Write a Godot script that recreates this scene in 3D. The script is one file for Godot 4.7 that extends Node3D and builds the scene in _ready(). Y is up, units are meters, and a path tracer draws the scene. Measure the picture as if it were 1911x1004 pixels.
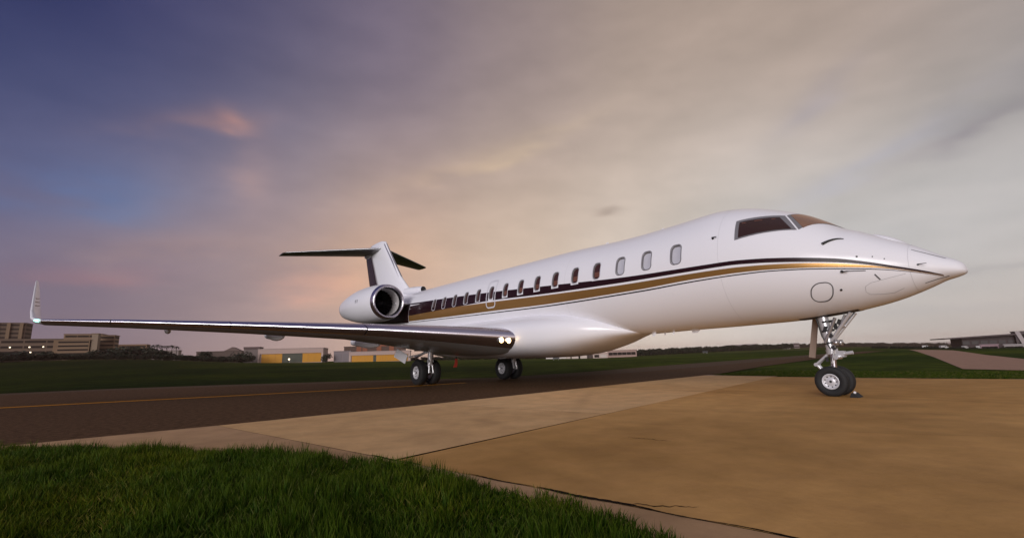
extends Node3D
# World: nose tip of the aircraft near x = 0, nose towards +x, starboard towards +z, y up, metres. «s» below is the distance aft of the nose tip.

const JX := 8.0                    # the aircraft's root stands at x = -JX
var rng := RandomNumberGenerator.new()
var used := {}
var M := {}
var jet: Node3D

# ------------------------------------------------------------------ naming helpers
func numbered(called: String) -> String:
	var n: int = used.get(called, 0)
	used[called] = n + 1
	return called if n == 0 else "%s_%03d" % [called, n]

func tag(o: Node, label := "", category := "", group := "", kind := "") -> Node:
	if label: o.set_meta("label", label)
	if category: o.set_meta("category", category)
	if group: o.set_meta("group", group)
	if kind: o.set_meta("kind", kind)
	return o

func thing(called: String, at: Vector3, turn := 0.0) -> Node3D:
	var o := Node3D.new()
	o.name = numbered(called)
	add_child(o)
	o.position = at
	o.rotation.y = turn
	return o

func put(called: String, mesh: Mesh, mat: Material, parent: Node = null) -> MeshInstance3D:
	var o := MeshInstance3D.new()
	o.mesh = mesh
	o.material_override = mat
	if parent == null or parent == self:
		o.name = numbered(called)
		add_child(o)
	else:
		var n := called
		var k := 0
		while parent.has_node(NodePath(n)):
			k += 1
			n = "%s_%03d" % [called, k]
		o.name = n
		parent.add_child(o)
	return o

# ------------------------------------------------------------------ shape helpers
func begin() -> SurfaceTool:
	var st := SurfaceTool.new()
	st.begin(Mesh.PRIMITIVE_TRIANGLES)
	return st

func done(st: SurfaceTool) -> ArrayMesh:
	st.generate_normals()
	return st.commit()

func tri(st: SurfaceTool, a: Vector3, b: Vector3, c: Vector3) -> void:
	st.add_vertex(a); st.add_vertex(b); st.add_vertex(c)

func quad(st: SurfaceTool, a: Vector3, b: Vector3, c: Vector3, d: Vector3) -> void:
	tri(st, a, b, c); tri(st, a, c, d)

# rows of points joined by quads; «around» closes each row on itself
func sheet(st: SurfaceTool, rows: Array, around := false, flip := false, smooth := 0) -> void:
	st.set_smooth_group(smooth)
	for i in rows.size() - 1:
		var p: PackedVector3Array = rows[i]
		var q: PackedVector3Array = rows[i + 1]
		var n := p.size()
		for j in (n if around else n - 1):
			var k := (j + 1) % n
			if flip: quad(st, p[j], q[j], q[k], p[k])
			else: quad(st, p[j], p[k], q[k], q[j])

func cap(st: SurfaceTool, row: PackedVector3Array, flip := false) -> void:
	st.set_smooth_group(-1)
	var c := Vector3.ZERO
	for p in row: c += p
	c /= row.size()
	for j in row.size():
		var k := (j + 1) % row.size()
		if flip: tri(st, c, row[k], row[j])
		else: tri(st, c, row[j], row[k])

func box(st: SurfaceTool, c: Vector3, size: Vector3, b := Basis.IDENTITY) -> void:
	st.set_smooth_group(-1)
	var h := size * 0.5
	var v := []
	for i in 8:
		v.append(c + b * Vector3(h.x if i & 1 else -h.x, h.y if i & 2 else -h.y, h.z if i & 4 else -h.z))
	for f in [[0, 1, 3, 2], [4, 6, 7, 5], [0, 4, 5, 1], [2, 3, 7, 6], [0, 2, 6, 4], [1, 5, 7, 3]]:
		quad(st, v[f[3]], v[f[2]], v[f[1]], v[f[0]])

func box_mesh(c: Vector3, size: Vector3, b := Basis.IDENTITY) -> ArrayMesh:
	var st := begin()
	box(st, c, size, b)
	return done(st)

func tube(st: SurfaceTool, a: Vector3, b: Vector3, ra: float, rb := -1.0, n := 14, caps := true) -> void:
	if rb < 0.0: rb = ra
	var d := (b - a).normalized()
	var u := d.cross(Vector3.UP if absf(d.y) < 0.9 else Vector3.RIGHT).normalized()
	var w := d.cross(u)
	var p := PackedVector3Array()
	var q := PackedVector3Array()
	for i in n:
		var t := TAU * i / n
		var e := u * cos(t) + w * sin(t)
		p.append(a + e * ra)
		q.append(b + e * rb)
	sheet(st, [p, q], true, true)
	if caps:
		cap(st, p, true)
		cap(st, q)

func tube_mesh(a: Vector3, b: Vector3, ra: float, rb := -1.0, n := 14) -> ArrayMesh:
	var st := begin()
	tube(st, a, b, ra, rb, n)
	return done(st)

# a profile of [offset along the axis, radius] turned about an axis from «o» along «axis»
func lathe(st: SurfaceTool, o: Vector3, axis: Vector3, prof: Array, n := 40, flip := false) -> void:
	var d := axis.normalized()
	var u := d.cross(Vector3.UP if absf(d.y) < 0.9 else Vector3.RIGHT).normalized()
	var w := d.cross(u)
	var rows := []
	for pr in prof:
		var r := PackedVector3Array()
		for i in n:
			var t := TAU * i / n
			r.append(o + d * pr[0] + (u * cos(t) + w * sin(t)) * pr[1])
		rows.append(r)
	sheet(st, rows, true, not flip)

func lathe_mesh(o: Vector3, axis: Vector3, prof: Array, n := 40, flip := false) -> ArrayMesh:
	var st := begin()
	lathe(st, o, axis, prof, n, flip)
	return done(st)

# smooth monotone curve through a table
func curve(xs: Array, ys: Array, x: float) -> float:
	var n := xs.size()
	if x <= xs[0]: return ys[0]
	if x >= xs[n - 1]: return ys[n - 1]
	var i := 0
	while x >= xs[i + 1]: i += 1
	var m := [0.0, 0.0]
	for e in 2:
		var k := i + e
		if k == 0: m[e] = (ys[1] - ys[0]) / (xs[1] - xs[0])
		elif k == n - 1: m[e] = (ys[k] - ys[k - 1]) / (xs[k] - xs[k - 1])
		else:
			var h0: float = xs[k] - xs[k - 1]
			var h1: float = xs[k + 1] - xs[k]
			var d0: float = (ys[k] - ys[k - 1]) / h0
			var d1: float = (ys[k + 1] - ys[k]) / h1
			if d0 * d1 > 0.0:
				var w1 := 2.0 * h1 + h0
				var w2 := h1 + 2.0 * h0
				m[e] = (w1 + w2) / (w1 / d0 + w2 / d1)
	var h: float = xs[i + 1] - xs[i]
	var t: float = (x - xs[i]) / h
	return (1 + 2 * t) * (1 - t) * (1 - t) * ys[i] + t * (1 - t) * (1 - t) * h * m[0] + t * t * (3 - 2 * t) * ys[i + 1] + t * t * (t - 1) * h * m[1]

func V(s: float, y: float, z: float) -> Vector3:
	return Vector3(JX - s, y, z)

# ------------------------------------------------------------------ materials
func mat(col: Color, rough := 0.6, metal := 0.0) -> StandardMaterial3D:
	var m := StandardMaterial3D.new()
	m.albedo_color = col.linear_to_srgb()
	m.roughness = rough
	m.metallic = metal
	return m

func noise_tex(freq: float, lo: float, hi: float, octaves := 5, size := 512, sd := 1, normal := false, strength := 1.0) -> NoiseTexture2D:
	var f := FastNoiseLite.new()
	f.seed = sd
	f.frequency = freq
	f.fractal_octaves = octaves
	f.fractal_gain = 0.62
	f.noise_type = FastNoiseLite.TYPE_SIMPLEX_SMOOTH
	var t := NoiseTexture2D.new()
	t.noise = f
	t.width = size
	t.height = size
	t.seamless = true
	if normal:
		t.as_normal_map = true
		t.bump_strength = strength
	else:
		var g := Gradient.new()
		g.set_color(0, Color(lo, lo, lo))
		g.set_color(1, Color(hi, hi, hi))
		t.color_ramp = g
	return t

func ground_mat(col: Color, rough: float, freq: float, lo: float, hi: float, scale: float, sd: int, bump := 0.0) -> StandardMaterial3D:
	var m := mat(col, rough)
	m.albedo_texture = noise_tex(freq, lo, hi, 6, 1024, sd)
	m.uv1_triplanar = true
	m.uv1_world_triplanar = true
	m.uv1_scale = Vector3.ONE * scale
	m.vertex_color_use_as_albedo = true
	m.metallic_specular = 0.12
	if bump > 0.0:
		m.normal_enabled = true
		m.normal_texture = noise_tex(freq * 3.0, 0, 1, 4, 1024, sd + 50, true, bump)
	return m

func glow(col: Color, energy: float) -> StandardMaterial3D:
	var m := mat(col * 0.8, 0.3)
	m.emission_enabled = true
	m.emission = col.linear_to_srgb()
	m.emission_energy_multiplier = energy
	return m

func make_materials() -> void:
	M.white = mat(Color(0.80, 0.80, 0.85), 0.2)
	M.maroon = mat(Color(0.020, 0.006, 0.009), 0.25)
	M.maroon.metallic_specular = 0.3
	M.black = mat(Color(0.012, 0.012, 0.016), 0.2)
	M.gold = mat(Color(0.46, 0.255, 0.085), 0.27, 0.65)
	M.chrome = mat(Color(0.66, 0.63, 0.70), 0.25, 1.0)
	M.steel = mat(Color(0.52, 0.52, 0.54), 0.28, 0.85)
	M.gear = mat(Color(0.62, 0.62, 0.65), 0.25, 0.45)
	M.shaded_tan = mat(Color(0.27, 0.20, 0.16), 0.5)  # nose gear door: ground bounce and shade put into the colour
	M.tailplane = mat(Color(0.10, 0.085, 0.08), 0.3)
	M.screen = mat(Color(0.44, 0.25, 0.165), 0.03, 0.7)
	M.dark = mat(Color(0.02, 0.02, 0.022), 0.5)
	M.line = mat(Color(0.10, 0.10, 0.11), 0.5)
	M.faint = mat(Color(0.42, 0.42, 0.44), 0.4)
	M.joint = mat(Color(0.60, 0.60, 0.64), 0.4)
	M.tar = mat(Color(0.022, 0.016, 0.012), 1.0)
	M.tar.metallic_specular = 0.05
	M.van = mat(Color(0.42, 0.40, 0.40), 0.4)
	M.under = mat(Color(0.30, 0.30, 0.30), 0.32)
	M.glass = mat(Color(0.035, 0.016, 0.012), 0.05)
	M.cabin = mat(Color(0.05, 0.020, 0.016), 0.08)
	M.blind = mat(Color(0.14, 0.055, 0.035), 0.3)
	M.shade = mat(Color(0.60, 0.60, 0.65), 0.3)
	M.closed = mat(Color(0.50, 0.50, 0.56), 0.25)
	M.reveal = mat(Color(0.17, 0.165, 0.18), 0.4)
	M.tyre = mat(Color(0.012, 0.012, 0.013), 0.75)
	M.rim = mat(Color(0.62, 0.62, 0.66), 0.35, 0.2)
	M.fan = mat(Color(0.02, 0.02, 0.024), 0.35, 0.6)
	M.duct = mat(Color(0.60, 0.58, 0.58), 0.3)
	M.red = mat(Color(0.5, 0.05, 0.03), 0.7)
	M.yellow = mat(Color(0.62, 0.32, 0.03), 0.6)
	M.lamp = glow(Color(1.0, 0.68, 0.32), 7.0)
	M.green = glow(Color(0.35, 1.0, 0.75), 2.5)
	M.bulb = glow(Color(1.0, 0.85, 0.6), 2.5)

# ------------------------------------------------------------------ sky
# control colours of the dusk sky: [azimuth, elevation, sRGB]; azimuth from -z towards +x
const SKY := [
	[-101, 29, 26, 34, 74], [-93, 32, 48, 50, 98], [-82, 36, 75, 73, 106], [-67, 39, 108, 98, 118], [-50, 39, 136, 121, 122], [-33, 38, 160, 142, 132], [-18, 34, 170, 152, 140], [-7, 30, 168, 150, 142], [0, 26, 148, 140, 140],
	[-100, 23, 66, 74, 116], [-92, 26, 86, 92, 124], [-81, 29, 108, 106, 126], [-67, 31, 128, 117, 132], [-50, 32, 154, 139, 138], [-34, 30, 180, 162, 150], [-19, 27, 186, 168, 158], [-9, 24, 188, 167, 150], [-1, 21, 156, 152, 152],
	[-99, 17, 98, 106, 144], [-92, 18, 118, 122, 154], [-80, 20, 142, 132, 146], [-66, 22, 170, 151, 150], [-50, 22, 194, 172, 158], [-35, 21, 198, 181, 169], [-21, 19, 196, 188, 182], [-10, 16, 190, 188, 188], [-2, 14, 190, 190, 190],
	[-99, 12, 112, 108, 142], [-91, 13, 143, 128, 146], [-80, 14, 165, 145, 146], [-66, 15, 214, 182, 156], [-51, 15, 203, 183, 166], [-35, 14, 208, 196, 184], [-21, 13, 202, 198, 194], [-11, 11, 196, 198, 202], [-3, 9, 194, 197, 204],
	[-98, 7, 122, 108, 120], [-91, 7, 142, 126, 125], [-80, 8, 176, 153, 151], [-66, 8, 212, 174, 156], [-51, 8, 218, 194, 172], [-36, 7, 218, 204, 190], [-22, 6, 213, 206, 200], [-11, 5, 207, 198, 190], [-4, 4, 210, 194, 179],
	[-98, 2, 127, 111, 123], [-90, 2, 144, 126, 133], [-79, 2, 178, 155, 152], [-66, 2, 206, 178, 162], [-51, 2, 218, 196, 180], [-36, 2, 220, 207, 196], [-23, 1, 216, 207, 200], [-12, 1, 204, 196, 190], [-4, 0, 186, 176, 171],
	[28, 3, 176, 160, 152], [28, 14, 160, 150, 148], [28, 32, 152, 146, 147], [55, 4, 160, 143, 138], [55, 16, 144, 134, 137], [55, 34, 138, 132, 140], [80, 4, 172, 152, 144], [80, 16, 146, 136, 140], [80, 34, 146, 140, 148],
	[118, 5, 226, 196, 178], [118, 18, 210, 194, 190], [118, 36, 176, 168, 176], [155, 4, 236, 214, 204], [155, 16, 216, 202, 204], [155, 36, 180, 174, 186], [200, 4, 136, 122, 132], [200, 16, 122, 112, 136], [200, 34, 98, 96, 130], [235, 4, 130, 114, 124], [235, 14, 122, 110, 138], [235, 32, 78, 76, 118],
	[-100, 55, 34, 36, 84], [-40, 58, 132, 124, 132], [20, 55, 142, 138, 144], [80, 58, 146, 140, 148], [140, 58, 146, 140, 150], [200, 56, 104, 102, 134], [0, 88, 126, 122, 140],
]

func dir_of(az: float, el: float) -> Vector3:
	return Vector3(sin(az) * cos(el), sin(el), -cos(az) * cos(el))

func sky_image() -> Image:
	var dirs := PackedVector3Array()
	var cols := PackedVector3Array()
	for c in SKY:
		dirs.append(dir_of(deg_to_rad(c[0]), deg_to_rad(c[1])))
		cols.append(Vector3(c[2], c[3], c[4]) / 255.0)
	var cw := 192
	var ch := 64
	var coarse := PackedVector3Array()
	coarse.resize(cw * ch)
	for j in ch:                                   # upper half sphere, from the horizon up
		var el := PI * 0.5 * j / (ch - 1)
		for i in cw:
			var d := dir_of(float(i) / cw * TAU, el)
			var sum := Vector3.ZERO
			var ws := 0.0
			for k in dirs.size():
				var w := exp((d.dot(dirs[k]) - 1.0) * 75.0) + 1e-9
				sum += cols[k] * w
				ws += w
			coarse[j * cw + i] = sum / ws
	var W := 2048
	var H := 1024
	var f := FastNoiseLite.new()
	f.seed = 11
	f.frequency = 1.0
	f.fractal_octaves = 5
	f.noise_type = FastNoiseLite.TYPE_SIMPLEX_SMOOTH
	var data := PackedFloat32Array()
	data.resize(W * H * 3)
	# clouds of their own: azimuth, elevation, half width, half height, tilt, tint (sRGB difference)
	var puffs := [
		[-86.5, 24.3, 5.5, 1.3, 0.32, Vector3(40, 14, -6)], [-83.0, 25.3, 2.2, 1.1, -0.3, Vector3(44, 20, 4)], [-81.0, 20.0, 2.2, 4.0, 0.0, Vector3(24, 12, 2)],
		[-38.2, 17.2, 1.7, 0.5, 0.1, Vector3(-34, -34, -32)], [-2.5, 19.0, 7.0, 1.6, 0.35, Vector3(-26, -24, -20)], [-5.0, 17.6, 5.0, 0.6, 0.3, Vector3(-20, -22, -16)],
		[-74.0, 8.6, 5.0, 1.6, 0.1, Vector3(30, 8, 2)], [-88.5, 11.8, 8.0, 2.0, 0.12, Vector3(20, 8, -4)], [-94.0, 8.2, 6.0, 1.1, 0.1, Vector3(22, 2, -4)], [-97.0, 5.2, 6.0, 1.2, 0.0, Vector3(-3, -3, 0)],
		[-15.0, 24.5, 4.0, 1.6, 0.55, Vector3(-14, -10, 0)], [-12.0, 17.0, 12.0, 1.3, 0.38, Vector3(-8, -4, 8)], [-58.0, 22.5, 9.0, 1.4, 0.30, Vector3(14, 10, 0)], [-47.0, 25.6, 8.0, 1.1, 0.36, Vector3(12, 10, 2)],
		[-94.0, 16.0, 7.0, 3.2, 0.1, Vector3(-20, 2, 18)], [-70.0, 11.0, 9.0, 4.5, 0.1, Vector3(20, 9, -4)], [-20.0, 8.0, 12.0, 3.5, 0.0, Vector3(-4, 2, 10)],
		[-3.8, 6.0, 5.0, 0.35, 0.05, Vector3(-18, -17, -14)], [-10.0, 2.4, 8.0, 0.6, 0.0, Vector3(-10, -8, -4)],
	]
	for y in H:
		var el := PI * (0.5 - (y + 0.5) / H)
		var e := absf(el)
		var fy := e / (PI * 0.5) * (ch - 1)
		var j0 := mini(int(fy), ch - 2)
		var ty := fy - j0
		for x in W:
			var az := (x + 0.5) / W * TAU - (TAU if x >= W / 2 else 0.0)
			var fx := (x + 0.5) / W * cw
			var i0 := int(fx) % cw
			var i1 := (i0 + 1) % cw
			var tx := fx - floorf(fx)
			var c: Vector3 = coarse[j0 * cw + i0].lerp(coarse[j0 * cw + i1], tx).lerp(coarse[(j0 + 1) * cw + i0].lerp(coarse[(j0 + 1) * cw + i1], tx), ty)
			if el > -0.02:
				var d := dir_of(az, el)
				# streaks that rise from left to right across the view, thinner near the horizon
				var p := Vector3(d.x, d.y * 2.6, d.z) * 2.2
				p = p + Vector3(d.y * 2.0, 0.0, d.y * 1.4)
				var n := f.get_noise_3dv(p)
				var n2 := f.get_noise_3dv(Vector3(d.x * 5.0, d.y * 17.0, d.z * 5.0) + Vector3(7, 3, 1))
				var n3 := f.get_noise_3dv(Vector3(d.x * 9.0 + d.y * 7.0, d.y * 15.0, d.z * 9.0 + d.y * 5.0) + Vector3(1, 9, 4)) * clampf(d.y * 3.0, 0.0, 1.0)
				var lum := (c.x + c.y + c.z) / 3.0
				c += Vector3(1.0, 0.86, 0.80) * (n * 0.060 + n2 * 0.032 + n3 * 0.032) * lum
				var a := rad_to_deg(az)
				var b := rad_to_deg(el)
				if b < 40.0 and a > -125.0 and a < 25.0:
					for q in puffs:
						var du: float = a - q[0]
						var dv: float = b - q[1]
						if absf(du) > q[2] * 2.6 + 3.0: continue
						var u: float = (du + n2 * 1.2) / q[2]
						var v: float = (dv - du * q[4] + n2 * 1.3 + n * 0.6) / q[3]
						var r2 := u * u + v * v
						if r2 < 6.0:
							c += q[5] / 255.0 * 0.6 * exp(-r2) * (1.0 + n2 * 0.9 + n * 0.5)
			else:
				c *= 0.55
			var o := (y * W + x) * 3
			for k in 3:
				var s := maxf(c[k], 0.0)
				data[o + k] = s / 12.92 if s < 0.04045 else pow((s + 0.055) / 1.055, 2.4)
	return Image.create_from_data(W, H, false, Image.FORMAT_RGBF, data.to_byte_array())

# ------------------------------------------------------------------ terrain
const TT := [-1.3, -1.0, -0.8, -0.56, -0.48, -0.35, 0.0, 0.18, 0.45, 0.62, 0.85, 1.0, 1.3]
const TS := [0.028, 0.026, 0.022, 0.0075, 0.0048, 0.0025, -0.003, -0.0062, -0.002, -0.0005, -0.007, -0.0135, -0.018]
func land(x: float, z: float) -> float:
	var dx := x - 1.18
	var dz := z - 10.9
	var depth := dx * -0.7748 + dz * -0.6322
	var side := dx * 0.6322 + dz * -0.7748
	if depth < 10.0: return 0.0
	var k := smoothstep(35.0, 170.0, depth)
	return curve(TT, TS, side / depth) * minf(depth, 800.0) * k

func ground_strip(called: String, left: Array, right: Array, m: Material, lift: float, steps := 4, label := "") -> MeshInstance3D:
	# a sheet between two poly-lines of the same number of points
	var st := begin()
	var rows := []
	for i in left.size():
		var last := i == left.size() - 1
		for k in (1 if last else steps):
			var t := float(k) / steps
			var a: Vector2 = left[i] if last else left[i].lerp(left[i + 1], t)
			var b: Vector2 = right[i] if last else right[i].lerp(right[i + 1], t)
			var r := PackedVector3Array()
			for j in 7:
				var p := a.lerp(b, j / 6.0)
				r.append(Vector3(p.x, land(p.x, p.y) + lift, p.y))
			rows.append(r)
	st.set_color(Color.WHITE)
	sheet(st, rows)
	var o := put(called, done(st), m)
	tag(o, label, "", "", "structure")
	return o

# ------------------------------------------------------------------ fuselage
const FS := [0.0, 0.005, 0.02, 0.06, 0.14, 0.28, 0.46, 0.66, 0.9, 1.2, 1.4, 1.58, 1.88, 2.16, 2.5, 2.9, 3.25, 3.6, 4.0, 5.0, 6.5, 9.0, 16.0, 18.0, 20.0, 22.0, 24.0, 26.0, 27.0]
const FT := [2.145, 2.188, 2.24, 2.297, 2.358, 2.445, 2.58, 2.715, 2.855, 3.025, 3.14, 3.22, 3.44, 3.63, 3.81, 3.975, 4.09, 4.165, 4.205, 4.155, 4.115, 4.18, 4.19, 4.185, 4.17, 4.13, 4.06, 3.96, 3.8]
const FB := [2.145, 2.122, 2.098, 2.075, 2.046, 2.01, 1.93, 1.85, 1.765, 1.685, 1.645, 1.61, 1.572, 1.54, 1.508, 1.49, 1.482, 1.475, 1.466, 1.455, 1.425, 1.42, 1.42, 1.52, 1.78, 2.15, 2.6, 3.12, 3.4]
const FW := [0.0, 0.052, 0.11, 0.178, 0.25, 0.335, 0.43, 0.54, 0.66, 0.79, 0.865, 0.925, 1.015, 1.09, 1.165, 1.235, 1.28, 1.31, 1.33, 1.345, 1.345, 1.345, 1.345, 1.31, 1.2, 1.0, 0.72, 0.38, 0.16]
const FM := [2.145, 2.147, 2.15, 2.16, 2.18, 2.21, 2.25, 2.29, 2.34, 2.40, 2.44, 2.47, 2.52, 2.565, 2.62, 2.68, 2.725, 2.76, 2.79, 2.815, 2.82, 2.82, 2.82, 2.87, 3.0, 3.17, 3.35, 3.55, 3.6]
var fcache := {}

func fsec(s: float) -> Array:                     # top, bottom, half width, middle
	var k := roundi(s * 2000.0)
	if not fcache.has(k):
		fcache[k] = [curve(FS, FT, s), curve(FS, FB, s), curve(FS, FW, s), curve(FS, FM, s)]
	return fcache[k]

func fpt(s: float, th: float) -> Vector3:         # th 0 = starboard, PI/2 = top
	var f := fsec(s)
	var sy := sin(th)
	return V(s, f[3] + (f[0] - f[3] if sy > 0 else f[3] - f[1]) * sy, f[2] * cos(th))

func fnorm(s: float, th: float) -> Vector3:
	var e := 0.01
	var a := fpt(s + e, th) - fpt(maxf(s - e, 0.0005), th)
	var b := fpt(s, th + e) - fpt(s, th - e)
	return b.cross(a).normalized() * (1.0 if b.cross(a).dot(fpt(s, th) - V(s, fsec(s)[3], 0)) >= 0.0 else -1.0)

func fth(s: float, y: float) -> float:            # angle at height y on the starboard side
	var f := fsec(s)
	var r: float = f[0] - f[3] if y > f[3] else f[3] - f[1]
	return asin(clampf((y - f[3]) / r, -1.0, 1.0))

func onskin(s: float, y: float, off: float, side := 1.0) -> Vector3:
	var th := fth(s, y)
	var p := fpt(s, th) + fnorm(s, th) * off
	return Vector3(p.x, p.y, p.z * side)

# a band on the skin between two heights given as tables over s
func band(s0: float, s1: float, n: int, top: Callable, bot: Callable, off: float, side: float, m := 3) -> ArrayMesh:
	var st := begin()
	var rows := []
	for i in n + 1:
		var s := lerpf(s0, s1, float(i) / n)
		var r := PackedVector3Array()
		for j in m + 1:
			r.append(onskin(s, lerpf(bot.call(s), top.call(s), float(j) / m), off, side))
		rows.append(r)
	sheet(st, rows, false, side < 0.0)
	return done(st)

# a patch of the skin bounded by four corners [s, th]
func patch(c: Array, off: float, side: float, n := 10, m := 8) -> ArrayMesh:
	var st := begin()
	var rows := []
	for i in n + 1:
		var r := PackedVector3Array()
		for j in m + 1:
			var u := float(i) / n
			var v := float(j) / m
			var q: Vector2 = c[0].lerp(c[1], u).lerp(c[3].lerp(c[2], u), v)
			var p := fpt(q.x, q.y) + fnorm(q.x, q.y) * off
			r.append(Vector3(p.x, p.y, p.z * side))
		rows.append(r)
	sheet(st, rows, false, side > 0.0)
	return done(st)

# a closed outline (list of [s, y]) drawn on the skin as a thin strip
func outline(given: Array, width: float, off: float, closed := true, side := 1.0) -> ArrayMesh:
	var st := begin()
	var pts := []
	for i in given.size():
		pts.append(given[i])
		if not closed and i == given.size() - 1: break
		var nx: Vector2 = given[(i + 1) % given.size()]
		var cuts := int(given[i].distance_to(nx) / 0.04)
		for k in cuts: pts.append(given[i].lerp(nx, (k + 1.0) / (cuts + 1.0)))
	var n := pts.size()
	var a := PackedVector3Array()
	var b := PackedVector3Array()
	for i in n:
		var p: Vector2 = pts[i]
		var q: Vector2 = pts[(i + 1) % n] if closed or i < n - 1 else pts[i] * 2.0 - pts[i - 1]
		var o: Vector2 = pts[(i - 1 + n) % n] if closed or i > 0 else pts[i] * 2.0 - pts[i + 1]
		var t := (q - o).normalized()
		var w := Vector2(-t.y, t.x) * width * 0.5
		a.append(onskin(p.x + w.x, p.y + w.y, off, side))
		b.append(onskin(p.x - w.x, p.y - w.y, off, side))
	if closed:
		a.append(a[0])
		b.append(b[0])
	sheet(st, [a, b])
	return done(st)

func round_rect(cx: float, cy: float, w: float, h: float, r: float, n := 6, slant := 0.0) -> Array:
	var out := []
	for k in 4:
		var sx := 1.0 if k == 0 or k == 3 else -1.0
		var sy := 1.0 if k < 2 else -1.0
		for i in n + 1:
			var a := PI * 0.5 * (k + float(i) / n)
			var y: float = sy * (h * 0.5 - r) + r * sin(a)
			out.append(Vector2(cx + sx * (w * 0.5 - r) + r * cos(a) + slant * y, cy + y))
	return out

const WIN0 := 4.60
const PITCH := 0.795
const WN := 15
const WY := 3.14

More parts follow.
